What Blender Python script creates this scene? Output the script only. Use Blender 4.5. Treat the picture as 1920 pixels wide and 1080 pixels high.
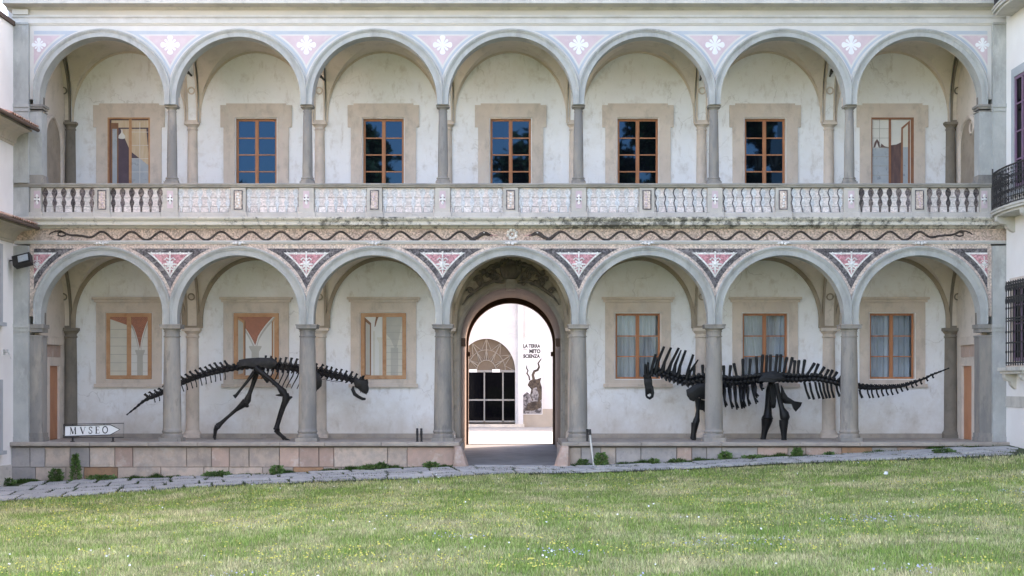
import bpy, bmesh, math, random
import numpy as np
from mathutils import Vector, Matrix, noise
from mathutils.geometry import tessellate_polygon
R = math.radians
random.seed(7); rng = np.random.default_rng(7)
scene = bpy.context.scene
for o in list(bpy.data.objects): bpy.data.objects.remove(o)

# ------------------------------------------------------------------ camera, sky, sun, exposure
S = 0.015; D = 42.0; ZE = 1.62; CX = 957.5; HY = 720.0
cam = bpy.data.cameras.new('camera'); camo = bpy.data.objects.new('camera', cam)
scene.collection.objects.link(camo); scene.camera = camo
camo.location = (0, -D, ZE); camo.rotation_euler = (R(90), 0, 0)
cam.sensor_width = 36; cam.lens = 36*D/(1920*S)
cam.shift_x = (960-CX)/1920; cam.shift_y = (HY-540)/1920
cam.clip_start = 0.5; cam.clip_end = 2000
SUN_EL, SUN_AZ = R(27), R(60)          # sun behind the building and to the right
sd = Vector((math.sin(SUN_AZ)*math.cos(SUN_EL), math.cos(SUN_AZ)*math.cos(SUN_EL), math.sin(SUN_EL)))
world = bpy.data.worlds.new('World'); scene.world = world; world.use_nodes = True
wn = world.node_tree.nodes; wl = world.node_tree.links; wn.clear()
sky = wn.new('ShaderNodeTexSky'); sky.sky_type = 'NISHITA'; sky.sun_disc = False
sky.sun_elevation = SUN_EL; sky.sun_rotation = SUN_AZ
sky.air_density = 1.0; sky.dust_density = 2.5; sky.ozone_density = 1.0
bg = wn.new('ShaderNodeBackground'); bg.inputs['Strength'].default_value = 0.15
wo = wn.new('ShaderNodeOutputWorld')
wl.new(sky.outputs[0], bg.inputs[0]); wl.new(bg.outputs[0], wo.inputs[0])
sl = bpy.data.lights.new('sun', 'SUN'); sl.energy = 2.4; sl.angle = R(0.5); sl.color = (1, 0.95, 0.87)
so = bpy.data.objects.new('sun', sl); scene.collection.objects.link(so)
so.rotation_euler = sd.to_track_quat('Z', 'Y').to_euler()
vs = scene.view_settings
vs.view_transform = 'Standard'; vs.look = 'None'; vs.gamma = 1; vs.use_curve_mapping = False
vs.exposure = 2.85
vs.use_white_balance = True; vs.white_balance_temperature = 7350; vs.white_balance_tint = 23
scene.render.engine = 'CYCLES'
scene.cycles.max_bounces = 10; scene.cycles.diffuse_bounces = 6
scene.render.resolution_x = 1024; scene.render.resolution_y = 576

# ------------------------------------------------------------------ helpers
def P(px, py, y=0.0):
    s = S*(D+y)/D
    return ((px-CX)*s, y, ZE+(HY-py)*s)
SB = S*(D+2.97)/D; YB = 2.97            # back wall of the loggia
def link(o): scene.collection.objects.link(o); return o
def tag(o, label=None, cat=None, group=None, kind=None):
    if label: o['label'] = label
    if cat: o['category'] = cat
    if group: o['group'] = group
    if kind: o['kind'] = kind
    return o
def thing(name, loc, label, cat, group=None):
    o = link(bpy.data.objects.new(name, None)); o.location = loc; o.empty_display_size = 0.2
    o['L'] = list(loc)
    del o['L']
    return tag(o, label, cat, group)
def attach(o, parent):
    if parent is None: return o
    o.parent = parent
    if parent.type == 'EMPTY': o.matrix_parent_inverse = Matrix.Translation(-Vector(parent.location))
    return o
def inst(name, mesh, parent, loc=(0,0,0), scale=(1,1,1), rot=(0,0,0)):
    o = link(bpy.data.objects.new(name, mesh)); attach(o, parent)
    o.location = loc; o.scale = scale; o.rotation_euler = rot
    return o

class MB:
    def __init__(s): s.v = []; s.f = []
    def add(s, vs, fs):
        b = len(s.v); s.v += [tuple(p) for p in vs]; s.f += [tuple(i+b for i in f) for f in fs]; return s
    def box(s, x0, x1, y0, y1, z0, z1):
        return s.add([(x0,y0,z0),(x1,y0,z0),(x1,y1,z0),(x0,y1,z0),(x0,y0,z1),(x1,y0,z1),(x1,y1,z1),(x0,y1,z1)],
                     [(0,3,2,1),(4,5,6,7),(0,1,5,4),(1,2,6,5),(2,3,7,6),(3,0,4,7)])
    def bbox(s, x0, x1, y0, y1, z0, z1, b=0.01):
        # box with chamfered edges on its front (-y) face
        s.add([(x0,y0+b,z0),(x1,y0+b,z0),(x1,y0+b,z1),(x0,y0+b,z1),
               (x0+b,y0,z0+b),(x1-b,y0,z0+b),(x1-b,y0,z1-b),(x0+b,y0,z1-b),
               (x0,y1,z0),(x1,y1,z0),(x1,y1,z1),(x0,y1,z1)],
              [(4,5,6,7),(0,1,5,4),(1,2,6,5),(2,3,7,6),(3,0,4,7),(8,9,1,0),(9,10,2,1),(10,11,3,2),(11,8,0,3),(11,10,9,8)])
        return s
    def prism(s, outer, holes, y0, y1, back=True):
        # polygon(s) in XZ extruded from y0 (front) to y1
        loops = [outer]+list(holes)
        tri = tessellate_polygon([[Vector((p[0], p[1], 0)) for p in l] for l in loops])
        pts = [p for l in loops for p in l]; n = len(pts); b = len(s.v)
        s.v += [(p[0], y0, p[1]) for p in pts]
        if back: s.v += [(p[0], y1, p[1]) for p in pts]
        for t in tri:
            a, c, d = t
            ar = (pts[c][0]-pts[a][0])*(pts[d][1]-pts[a][1])-(pts[d][0]-pts[a][0])*(pts[c][1]-pts[a][1])
            if ar < 0: c, d = d, c
            s.f.append((b+a, b+c, b+d))
            if back: s.f.append((b+n+a, b+n+d, b+n+c))
        if back:
            k = 0
            for l in loops:
                m = len(l)
                area = sum(l[i][0]*l[(i+1) % m][1]-l[(i+1) % m][0]*l[i][1] for i in range(m))
                ccw = area > 0
                if l is not outer: ccw = not ccw
                for i in range(m):
                    j = (i+1) % m; q = (b+k+i, b+k+j, b+n+k+j, b+n+k+i)
                    s.f.append(q[::-1] if ccw else q)
                k += m
        return s
    def lathe(s, prof, cx=0, cy=0, n=24, z0=0):
        b = len(s.v)
        for r, z in prof:
            for i in range(n):
                a = 2*math.pi*i/n; s.v.append((cx+r*math.cos(a), cy+r*math.sin(a), z0+z))
        for k in range(len(prof)-1):
            for i in range(n):
                j = (i+1) % n; s.f.append((b+k*n+i, b+k*n+j, b+(k+1)*n+j, b+(k+1)*n+i))
        s.f.append(tuple(b+(len(prof)-1)*n+i for i in range(n))); s.f.append(tuple(b+n-1-i for i in range(n)))
        return s
    def tube(s, pts, rad, n=8, sy=1.0, caps=True):
        # tapered tube; rad scalar or list; sy flattens it along y
        pts = [Vector(p) for p in pts]; m = len(pts)
        if not hasattr(rad, '__len__'): rad = [rad]*m
        b = len(s.v); up = Vector((0, 1, 0))
        for i, p in enumerate(pts):
            t = (pts[min(i+1, m-1)]-pts[max(i-1, 0)])
            if t.length < 1e-9: t = Vector((0, 0, 1))
            t.normalize()
            u = up-t*up.dot(t)
            if u.length < 0.05: u = Vector((1, 0, 0))-t*t.x
            u.normalize(); w = t.cross(u)
            for k in range(n):
                a = 2*math.pi*k/n
                s.v.append(tuple(p+(u*math.cos(a)*sy+w*math.sin(a))*rad[i]))
        for i in range(m-1):
            for k in range(n):
                j = (k+1) % n; s.f.append((b+i*n+k, b+i*n+j, b+(i+1)*n+j, b+(i+1)*n+k))
        if caps:
            s.f.append(tuple(b+n-1-k for k in range(n))); s.f.append(tuple(b+(m-1)*n+k for k in range(n)))
        return s
    def blob(s, c, r, n=8, seed=0, amp=0.0):
        c = Vector(c); r = Vector(r) if hasattr(r, '__len__') else Vector((r, r, r)); b = len(s.v); m = max(4, n//2+1)
        for i in range(m+1):
            th = math.pi*i/m
            for k in range(n):
                ph = 2*math.pi*k/n
                d = Vector((math.sin(th)*math.cos(ph), math.sin(th)*math.sin(ph), math.cos(th)))
                q = 1+amp*noise.noise(d*2.1+Vector((seed*3.7, seed, 0)))
                s.v.append((c.x+d.x*r.x*q, c.y+d.y*r.y*q, c.z+d.z*r.z*q))
        for i in range(m):
            for k in range(n):
                j = (k+1) % n; s.f.append((b+i*n+k, b+(i+1)*n+k, b+(i+1)*n+j, b+i*n+j))
        return s
    def sweep(s, path, prof, closed=False):
        # path: list of (point(x,z), normal(x,z), clamp or None); prof: list of (offset, y)
        b = len(s.v); m = len(prof)
        for (p, nrm, cl) in path:
            for off, y in prof:
                x = p[0]+nrm[0]*off; z = p[1]+nrm[1]*off
                if cl: x = min(max(x, cl[0]), cl[1])
                s.v.append((x, y, z))
        for i in range(len(path)-1):
            for k in range(m if closed else m-1):
                j = (k+1) % m
                s.f.append((b+i*m+k, b+i*m+j, b+(i+1)*m+j, b+(i+1)*m+k))
        if closed:
            s.f.append(tuple(b+k for k in range(m))[::-1]); s.f.append(tuple(b+(len(path)-1)*m+k for k in range(m)))
        return s
    def mesh(s, name, mat, smooth=False):
        me = bpy.data.meshes.new(name); me.from_pydata(s.v, [], s.f); me.update()
        for mm in (mat if isinstance(mat, (list, tuple)) else [mat]): me.materials.append(mm)
        if smooth:
            me.shade_smooth(); me.set_sharp_from_angle(angle=R(38))
        return me
    def build(s, name, mat, parent=None, smooth=False, fix=True):
        me = s.mesh(name, mat, smooth)
        if fix:
            bm = bmesh.new(); bm.from_mesh(me); bmesh.ops.recalc_face_normals(bm, faces=bm.faces); bm.to_mesh(me); bm.free()
            if smooth: me.set_sharp_from_angle(angle=R(38))
        return attach(link(bpy.data.objects.new(name, me)), parent)

def mix(nt, a, b, fac):
    n = nt.nodes.new('ShaderNodeMix'); n.data_type = 'RGBA'
    for sock, v in ((n.inputs['A'] if False else n.inputs[6], a), (n.inputs[7], b)):
        if isinstance(v, (tuple, list)): sock.default_value = (*v[:3], 1)
        else: nt.links.new(v, sock)
    if isinstance(fac, (int, float)): n.inputs[0].default_value = fac
    else: nt.links.new(fac, n.inputs[0])
    return n.outputs[2]
def mapr(nt, val, a, b, c=0.0, d=1.0):
    n = nt.nodes.new('ShaderNodeMapRange'); nt.links.new(val, n.inputs[0])
    n.inputs[1].default_value = a; n.inputs[2].default_value = b; n.inputs[3].default_value = c; n.inputs[4].default_value = d
    return n.outputs[0]
def pos(nt, sc=(1,1,1)):
    g = nt.nodes.new('ShaderNodeNewGeometry'); m = nt.nodes.new('ShaderNodeMapping'); m.inputs['Scale'].default_value = sc
    nt.links.new(g.outputs['Position'], m.inputs[0]); return m.outputs[0]
def nz(nt, vec, scale, detail=4, rough=0.6, dist=0):
    n = nt.nodes.new('ShaderNodeTexNoise'); n.inputs['Scale'].default_value = scale; n.inputs['Detail'].default_value = detail
    n.inputs['Roughness'].default_value = rough; n.inputs['Distortion'].default_value = dist
    nt.links.new(vec, n.inputs['Vector']); return n.outputs[0]
MATS = {}
def mk(name, c1, c2=None, sc=1.2, lo=0.4, hi=0.65, c3=None, sc3=6, stretch=(1,1,1), lo3=0.5, hi3=0.7, rough=0.85, bump=0.15, bsc=25,
       rand=0.0, spec=0.3, metal=0.0, mosaic=0, mos_amt=0.5, grime=None, extra=None):
    m = bpy.data.materials.new(name); m.use_nodes = True; nt = m.node_tree; b = nt.nodes['Principled BSDF']
    v = pos(nt, stretch); col = c1
    if c2: col = mix(nt, c1, c2, mapr(nt, nz(nt, v, sc), lo, hi))
    if c3: col = mix(nt, col, c3, mapr(nt, nz(nt, v, sc3, 6, 0.7), lo3, hi3))
    hgt = nz(nt, pos(nt), bsc, 5, 0.65)
    if mosaic:
        vo = nt.nodes.new('ShaderNodeTexVoronoi'); vo.inputs['Scale'].default_value = mosaic; nt.links.new(pos(nt), vo.inputs['Vector'])
        hs = nt.nodes.new('ShaderNodeSeparateColor'); nt.links.new(vo.outputs['Color'], hs.inputs[0])
        f = mapr(nt, hs.outputs[0], 0, 1, 1-mos_amt, 1+mos_amt)
        mu = nt.nodes.new('ShaderNodeVectorMath'); mu.operation = 'SCALE'
        if isinstance(col, (tuple, list)): mu.inputs[0].default_value = col[:3]
        else: nt.links.new(col, mu.inputs[0])
        nt.links.new(f, mu.inputs['Scale']); col = mu.outputs[0]; hgt = vo.outputs['Distance']
    if extra: col = extra(nt, col)
    if rand:
        oi = nt.nodes.new('ShaderNodeObjectInfo')
        f = mapr(nt, oi.outputs['Random'], 0, 1, 1-rand, 1+rand)
        mu = nt.nodes.new('ShaderNodeVectorMath'); mu.operation = 'SCALE'
        if isinstance(col, (tuple, list)): mu.inputs[0].default_value = col[:3]
        else: nt.links.new(col, mu.inputs[0])
        nt.links.new(f, mu.inputs['Scale']); col = mu.outputs[0]
    if isinstance(col, (tuple, list)): b.inputs['Base Color'].default_value = (*col[:3], 1)
    else: nt.links.new(col, b.inputs['Base Color'])
    b.inputs['Roughness'].default_value = rough; b.inputs['Specular IOR Level'].default_value = spec; b.inputs['Metallic'].default_value = metal
    if bump:
        bn = nt.nodes.new('ShaderNodeBump'); bn.inputs['Strength'].default_value = bump; bn.inputs['Distance'].default_value = 0.02
        nt.links.new(hgt, bn.inputs['Height']); nt.links.new(bn.outputs[0], b.inputs['Normal'])
    MATS[name] = m; return m

# ------------------------------------------------------------------ materials
def patches(c, sc, lo, hi, st=(1,1,1), amt=1.0):
    def f(nt, col): return mix(nt, col, c, mapr(nt, nz(nt, pos(nt, st), sc, 7, 0.68), lo, hi, 0, amt))
    return f
def chain(*fs):
    def f(nt, col):
        for g in fs: col = g(nt, col)
        return col
    return f
def foot_damp(c, z0, z1):   # rising damp at the foot of a wall, ragged upper edge
    def f(nt, col):
        g = nt.nodes.new('ShaderNodeNewGeometry'); sp = nt.nodes.new('ShaderNodeSeparateXYZ'); nt.links.new(g.outputs['Position'], sp.inputs[0])
        n = nz(nt, pos(nt), 1.1, 6, 0.65)
        ad = nt.nodes.new('ShaderNodeMath'); ad.operation = 'MULTIPLY_ADD'; nt.links.new(n, ad.inputs[0]); ad.inputs[1].default_value = -2.4
        nt.links.new(sp.outputs[2], ad.inputs[2])
        return mix(nt, col, c, mapr(nt, ad.outputs[0], z1-1.2, z0-1.2, 0, 0.75))
    return f
def cracks(c, sc, w, amt):
    def f(nt, col):
        vo = nt.nodes.new('ShaderNodeTexVoronoi'); vo.feature = 'DISTANCE_TO_EDGE'; vo.inputs['Scale'].default_value = sc
        n = nt.nodes.new('ShaderNodeTexNoise'); n.inputs['Scale'].default_value = 2.2; n.inputs['Detail'].default_value = 6; nt.links.new(pos(nt), n.inputs['Vector'])
        vm = nt.nodes.new('ShaderNodeVectorMath'); vm.operation = 'MULTIPLY_ADD'; nt.links.new(n.outputs['Color'], vm.inputs[0]); vm.inputs[1].default_value = (.7, .7, .7); nt.links.new(pos(nt), vm.inputs[2])
        nt.links.new(vm.outputs[0], vo.inputs['Vector'])
        ln = mapr(nt, vo.outputs['Distance'], 0, w, amt, 0); br = mapr(nt, nz(nt, pos(nt), .8, 3), .48, .62)
        mu = nt.nodes.new('ShaderNodeMath'); mu.operation = 'MULTIPLY'; nt.links.new(ln, mu.inputs[0]); nt.links.new(br, mu.inputs[1])
        return mix(nt, col, c, mu.outputs[0])
    return f
M = MATS
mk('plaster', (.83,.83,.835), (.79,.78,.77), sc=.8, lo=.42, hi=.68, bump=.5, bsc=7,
   extra=chain(patches((.66,.61,.55), 1.5, .54, .82, (1,1,.8), .65), patches((.84,.84,.84), 2.6, .56, .66, (1,1,1), .6), patches((.48,.43,.375), 5, .56, .76, (1,1,.35), .65), foot_damp((.56,.49,.42), 0.0, 1.1),
               patches((.45,.385,.32), 2.0, .55, .78, (1,1,1), .6), cracks((.30,.27,.24), .55, .008, .4)))
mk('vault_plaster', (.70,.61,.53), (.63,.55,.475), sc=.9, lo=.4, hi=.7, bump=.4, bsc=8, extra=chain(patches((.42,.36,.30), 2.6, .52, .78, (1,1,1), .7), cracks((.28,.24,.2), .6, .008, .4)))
mk('wing_plaster', (.80,.77,.73), (.74,.70,.66), sc=.5, bump=.12, bsc=12, extra=patches((.62,.57,.52), 2.2, .6, .85, (1,1,.4), .5))
mk('arch_stone', (.44,.44,.415), (.37,.375,.36), sc=1.6, bump=.45, bsc=16, extra=chain(patches((.25,.24,.22), 2.2, .50, .74, (1,1,.35), .75), patches((.56,.56,.53), 3.5, .56, .7, (1,1,.5), .6), patches((.20,.20,.19), 9, .64, .78, (1,1,.4), .5)))
mk('column_stone', (.29,.268,.24), (.22,.207,.193), sc=1.3, stretch=(1,1,.3), lo=.38, hi=.62, bump=.55, bsc=18, rand=.08,
   extra=chain(patches((.385,.335,.275), 1.9, .46, .64, (1,1,.25), .85), patches((.12,.115,.11), 5, .55, .74, (1,1,.3), .75), patches((.50,.48,.45), 12, .66, .74, (1,1,1), .6)))
mk('beige_stone', (.67,.565,.48), (.595,.505,.43), sc=1.4, bump=.45, bsc=16, rand=.03, extra=chain(patches((.38,.33,.28), 3.5, .50, .76, (1,1,.6), .75), patches((.66,.61,.54), 2.2, .55, .7, (1,1,.6), .5)))
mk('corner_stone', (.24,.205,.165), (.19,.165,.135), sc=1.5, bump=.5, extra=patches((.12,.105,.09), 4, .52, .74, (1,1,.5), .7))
mk('brown_stone', (.38,.31,.24), (.31,.255,.20), sc=1.5, bump=.2, extra=patches((.22,.185,.145), 5, .55, .75))
mk('cornice_stone', (.57,.535,.475), (.48,.455,.405), sc=1.2, bump=.4, bsc=16, extra=chain(patches((.30,.28,.25), 3, .52, .76, (1,1,.6), .7), patches((.13,.125,.115), 6, .60, .76, (.6,1,2), .6)))
def black_streaks(nt, col):
    g = nt.nodes.new('ShaderNodeNewGeometry'); sp = nt.nodes.new('ShaderNodeSeparateXYZ'); nt.links.new(g.outputs['Position'], sp.inputs[0])
    big = nz(nt, pos(nt, (1,1,1)), .22, 2, .5)
    xr = mapr(nt, sp.outputs[0], -10, 3, .34, .50)      # dirt is heavier towards the right end
    ad = nt.nodes.new('ShaderNodeMath'); ad.operation = 'MULTIPLY_ADD'; nt.links.new(big, ad.inputs[0]); ad.inputs[1].default_value = .55; nt.links.new(xr, ad.inputs[2])
    fine = nz(nt, pos(nt, (2.2,1,2.6)), 2.6, 9, .78)
    a2 = nt.nodes.new('ShaderNodeMath'); a2.operation = 'MULTIPLY'; nt.links.new(ad.outputs[0], a2.inputs[0]); nt.links.new(fine, a2.inputs[1])
    return mix(nt, col, (.06,.058,.05), mapr(nt, a2.outputs[0], .34, .43, 0, .85))
mk('stained_cornice', (.66,.61,.53), (.58,.545,.48), sc=1.0, bump=.35, bsc=20, extra=black_streaks)
mk('plinth_stone', (.55,.505,.445), (.465,.43,.385), sc=1.6, bump=.4, extra=chain(patches((.17,.165,.15), 3, .58, .76, (1,1,2), .7), patches((.40,.36,.31), 2.2, .5, .7, (1,1,1), .6)))
mk('rail_stone', (.37,.34,.295), (.28,.26,.23), sc=1.0, bump=.35, bsc=20, extra=patches((.16,.15,.13), 4, .56, .78, (1,1,1), .7))
mk('white_trim', (.62,.60,.58), (.54,.525,.505), sc=1.8, bump=.3, extra=chain(patches((.42,.39,.35), 2.6, .52, .76, (.5,1,1.5), .7), patches((.22,.21,.19), 7, .64, .78, (.5,1,1.5), .5)))
mk('cream_frieze', (.62,.58,.525), (.56,.53,.485), sc=.7, bump=.12)
mk('spandrel_cream', (.66,.63,.59), (.61,.58,.55), sc=1.5, bump=.1)
mk('pink_paint', (.62,.49,.51), (.56,.43,.46), sc=1.3, bump=.08, extra=patches((.66,.56,.56), 3, .5, .75))
mk('blue_paint', (.42,.465,.52), (.48,.51,.54), sc=1.6, bump=.08)
mk('white_paint', (.80,.80,.80), (.73,.73,.74), sc=3, bump=.1)
mk('frieze_mosaic', (.55,.42,.345), (.49,.355,.29), sc=2.2, mosaic=26, mos_amt=.42, bump=.35, rough=.6, extra=patches((.60,.50,.42), 1.1, .5, .72, (1,1,1), .6))
mk('edge_mosaic', (.64,.53,.45), (.58,.44,.38), sc=1.5, mosaic=26, mos_amt=.3, bump=.3, rough=.6)
mk('pink_mosaic', (.52,.235,.26), (.60,.33,.34), sc=2.2, mosaic=24, mos_amt=.35, bump=.4, rough=.6)
mk('dark_mosaic', (.10,.09,.095), (.23,.205,.20), sc=4, lo=.45, hi=.7, mosaic=24, mos_amt=.6, bump=.4, rough=.55)
mk('white_mosaic', (.80,.77,.74), (.70,.67,.64), sc=4, mosaic=26, mos_amt=.18, bump=.4, rough=.6)
mk('black_mosaic', (.035,.027,.026), (.085,.065,.058), sc=4, mosaic=28, mos_amt=.4, bump=.4, rough=.5)
mk('pale_blue_mosaic', (.56,.575,.59), (.61,.58,.555), sc=2.2, mosaic=26, mos_amt=.2, bump=.3, rough=.6, rand=.06)
mk('blush_mosaic', (.66,.605,.57), (.66,.565,.53), sc=1.9, lo=.42, hi=.62, mosaic=26, mos_amt=.2, bump=.35, rough=.6, rand=.09, extra=patches((.50,.50,.48), 2.5, .5, .7, (1,1,1), .6))
mk('old_gap_mosaic', (.10,.082,.085), (.17,.135,.12), sc=5, mosaic=26, mos_amt=.6, bump=.4, rough=.6, rand=.45)
mk('wood', (.50,.215,.105), (.42,.17,.08), sc=3, stretch=(4,1,.6), bump=.15, rough=.5, rand=.06)
mk('painted_wood', (.51,.27,.145), (.57,.34,.195), sc=2, bump=.05, extra=patches((.40,.20,.10), 3, .5, .7))
mk('painted_wood_dark', (.24,.12,.07), (.29,.15,.09), sc=3, bump=.05)
mk('paint_pale', (.64,.60,.51), (.58,.55,.47), sc=2, bump=.06)
mk('paint_white', (.70,.68,.63), (.66,.64,.60), sc=2, bump=.06)
mk('paint_stone', (.49,.46,.40), (.43,.41,.36), sc=2, bump=.06)
mk('paint_line', (.36,.34,.30), bump=0)
mk('paint_purple', (.10,.075,.095), (.13,.095,.115), sc=2, bump=.05)
mk('paint_rust', (.33,.15,.085), (.26,.12,.075), sc=3, bump=.05)
mk('paint_brown', (.17,.105,.095), (.12,.075,.075), sc=4, stretch=(3,1,.5), bump=.05)
mk('paint_curtain', (.56,.42,.28), (.62,.50,.36), sc=5, stretch=(3,1,.4), bump=.05)
mk('paint_bluegrey', (.36,.40,.43), (.44,.47,.49), sc=3, bump=.06, extra=patches((.24,.26,.28), 6, .55, .7))
def brick_extra(nt, col):
    br = nt.nodes.new('ShaderNodeTexBrick'); br.inputs['Scale'].default_value = 9
    v = nt.nodes.new('ShaderNodeVectorRotate'); v.rotation_type = 'X_AXIS'; v.inputs['Angle'].default_value = R(90); nt.links.new(pos(nt), v.inputs['Vector'])
    nt.links.new(v.outputs[0], br.inputs['Vector'])
    br.inputs['Color1'].default_value = (.42,.13,.07,1); br.inputs['Color2'].default_value = (.28,.085,.05,1); br.inputs['Mortar'].default_value = (.52,.33,.25,1)
    br.inputs['Mortar Size'].default_value = .03
    return br.outputs[0]
mk('paint_brick', (.4,.13,.08), bump=0, extra=brick_extra)
mk('terrace_stone', (.51,.405,.33), (.40,.335,.285), sc=3.2, lo=.42, hi=.6, bump=.9, bsc=14, rand=.17, extra=chain(patches((.40,.325,.26), 3.5, .52, .75, (1,1,1), .7), patches((.58,.55,.50), 1.8, .55, .75, (1,1,1), .6), patches((.24,.20,.175), 5, .56, .76, (1,1,.5), .7)))
mk('terrace_pink', (.48,.335,.27), (.40,.295,.245), sc=2.2, bump=.4, bsc=14, rand=.17, extra=chain(patches((.36,.28,.22), 4, .52, .75), patches((.60,.53,.47), 2.5, .52, .7, (1,1,1), .7)))
mk('terrace_orange', (.40,.235,.14), (.33,.20,.125), sc=3, bump=.4, bsc=14, rand=.08, extra=patches((.24,.165,.11), 5, .5, .75))
mk('terrace_grey', (.39,.35,.325), (.32,.295,.28), sc=2.4, bump=.4, bsc=14, rand=.17, extra=patches((.26,.25,.25), 5, .52, .75))
mk('coping_stone', (.40,.345,.29), (.31,.27,.235), sc=2.4, bump=.7, bsc=16, rand=.06, extra=patches((.20,.175,.15), 6, .58, .78))
mk('mortar', (.20,.175,.15), bump=.2)
mk('paving', (.44,.425,.40), (.35,.34,.33), sc=3, bump=.5, bsc=18, rand=.12, extra=patches((.17,.17,.175), 6, .56, .78))
mk('paving_joint', (.055,.06,.035), (.05,.085,.025), sc=4, bump=.5, bsc=20)
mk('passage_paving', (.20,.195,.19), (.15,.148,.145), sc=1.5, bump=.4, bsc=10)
mk('court_gravel', (.40,.37,.32), (.30,.275,.24), sc=1.2, bump=.4, bsc=25)
mk('iron', (.018,.017,.018), (.03,.026,.024), sc=6, rough=.55, bump=.15, spec=.5)
mk('bone', (.010,.0085,.0085), (.026,.021,.020), sc=6, lo=.45, hi=.7, rough=.42, bump=.8, bsc=18, spec=.3)
mk('black_bone', (.004,.004,.005), (.010,.010,.011), sc=6, lo=.45, hi=.7, rough=.4, bump=.8, bsc=18, spec=.3)
mk('sign_white', (.80,.80,.79), bump=0, rough=.4)
mk('sign_black', (.02,.02,.02), bump=0, rough=.5)
mk('interior', (.12,.11,.10), bump=0)
mk('portal_stone', (.31,.275,.235), (.25,.225,.195), sc=1.5, bump=.3, extra=patches((.20,.17,.145), 5, .55, .75))
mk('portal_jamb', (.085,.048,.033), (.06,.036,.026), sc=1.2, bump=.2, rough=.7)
mk('portal_masonry', (.40,.34,.27), (.32,.275,.22), sc=3, lo=.4, hi=.6, bump=.5, bsc=9, extra=patches((.20,.175,.15), 4, .52, .75))
mk('crest_stone', (.10,.085,.07), (.17,.14,.11), sc=5, bump=.6, bsc=20)
mk('tile', (.44,.22,.15), (.56,.40,.31), sc=5, bump=.4, rand=.2, extra=patches((.60,.52,.46), 8, .55, .7))
mk('roof_under', (.10,.07,.055), bump=.2)
mk('eave_cove', (.55,.47,.38), (.48,.42,.35), sc=1.5, bump=.2, extra=patches((.35,.30,.25), 4, .55, .75))
mk('grey_trim', (.40,.42,.43), (.35,.37,.38), sc=2, bump=.2)
mk('purple_wood', (.22,.13,.20), (.18,.11,.16), sc=3, bump=.1, rough=.5)
mk('banner_white', (.60,.61,.63), bump=0, rough=.6)
mk('animal_brown', (.085,.065,.05), (.035,.028,.024), sc=7, lo=.45, hi=.6, bump=0)
mk('animal_grey', (.24,.23,.235), (.06,.055,.06), sc=6, lo=.45, hi=.58, bump=0)
mk('far_plaster', (.56,.56,.565), (.52,.515,.51), sc=.5, bump=.25, extra=chain(patches((.40,.405,.43), .9, .52, .74, (1,1,1), .75), cracks((.3,.3,.3), .5, .012, .6), patches((.42,.36,.29), 1.6, .58, .78, (1,1,.6), .7)))
mk('far_beige', (.36,.315,.265), (.30,.265,.225), sc=.9, bump=.15)
mk('lunette_tan', (.14,.11,.08), (.115,.09,.068), sc=2, bump=.1)
mk('aluminium', (.55,.55,.54), bump=0, rough=.4, metal=.6)
mk('door_metal', (.22,.22,.215), bump=0, rough=.5)
mk('tracery', (.24,.215,.18), bump=0)
mk('curtain', (.58,.59,.60), (.50,.51,.53), sc=3, stretch=(3,1,.5), bump=0)
mk('bark', (.10,.075,.055), (.06,.048,.038), sc=8, bump=.6)
mk('leaf_dark', (.025,.05,.018), (.04,.07,.022), sc=2, bump=0, rough=.6)
mk('weed_leaf', (.07,.14,.035), (.14,.22,.07), sc=12, bump=0, rough=.6, rand=.2)
def glass(name, refl, tint, base):
    m = bpy.data.materials.new(name); m.use_nodes = True; nt = m.node_tree; b = nt.nodes['Principled BSDF']
    b.inputs['Base Color'].default_value = (*base, 1); b.inputs['Roughness'].default_value = .02
    b.inputs['Specular IOR Level'].default_value = refl; b.inputs['Specular Tint'].default_value = (*tint, 1); b.inputs['IOR'].default_value = 1.6
    bn = nt.nodes.new('ShaderNodeBump'); bn.inputs['Strength'].default_value = .03; bn.inputs['Distance'].default_value = .02
    nt.links.new(nz(nt, pos(nt), 1.3, 2), bn.inputs['Height']); nt.links.new(bn.outputs[0], b.inputs['Normal'])
    MATS[name] = m; return m
glass('sky_tint_glass', 1.0, (.08,.22,.42), (.004,.005,.007))  # deep blue of the mirrored sky is put into the specular tint
glass('dark_glass', .04, (.6,.7,.8), (.002,.002,.003))
def clear_glass():
    m = bpy.data.materials.new('clear_glass'); m.use_nodes = True; nt = m.node_tree; nt.nodes.clear()
    t = nt.nodes.new('ShaderNodeBsdfTransparent'); t.inputs[0].default_value = (.86,.90,.93,1)
    g = nt.nodes.new('ShaderNodeBsdfGlossy'); g.inputs['Roughness'].default_value = .03; g.inputs['Color'].default_value = (.55,.78,1,1)
    f = nt.nodes.new('ShaderNodeFresnel'); f.inputs[0].default_value = 1.6
    mx = nt.nodes.new('ShaderNodeMixShader'); o = nt.nodes.new('ShaderNodeOutputMaterial')
    nt.links.new(f.outputs[0], mx.inputs[0]); nt.links.new(t.outputs[0], mx.inputs[1]); nt.links.new(g.outputs[0], mx.inputs[2]); nt.links.new(mx.outputs[0], o.inputs[0])
    MATS['clear_glass'] = m
clear_glass()

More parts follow.
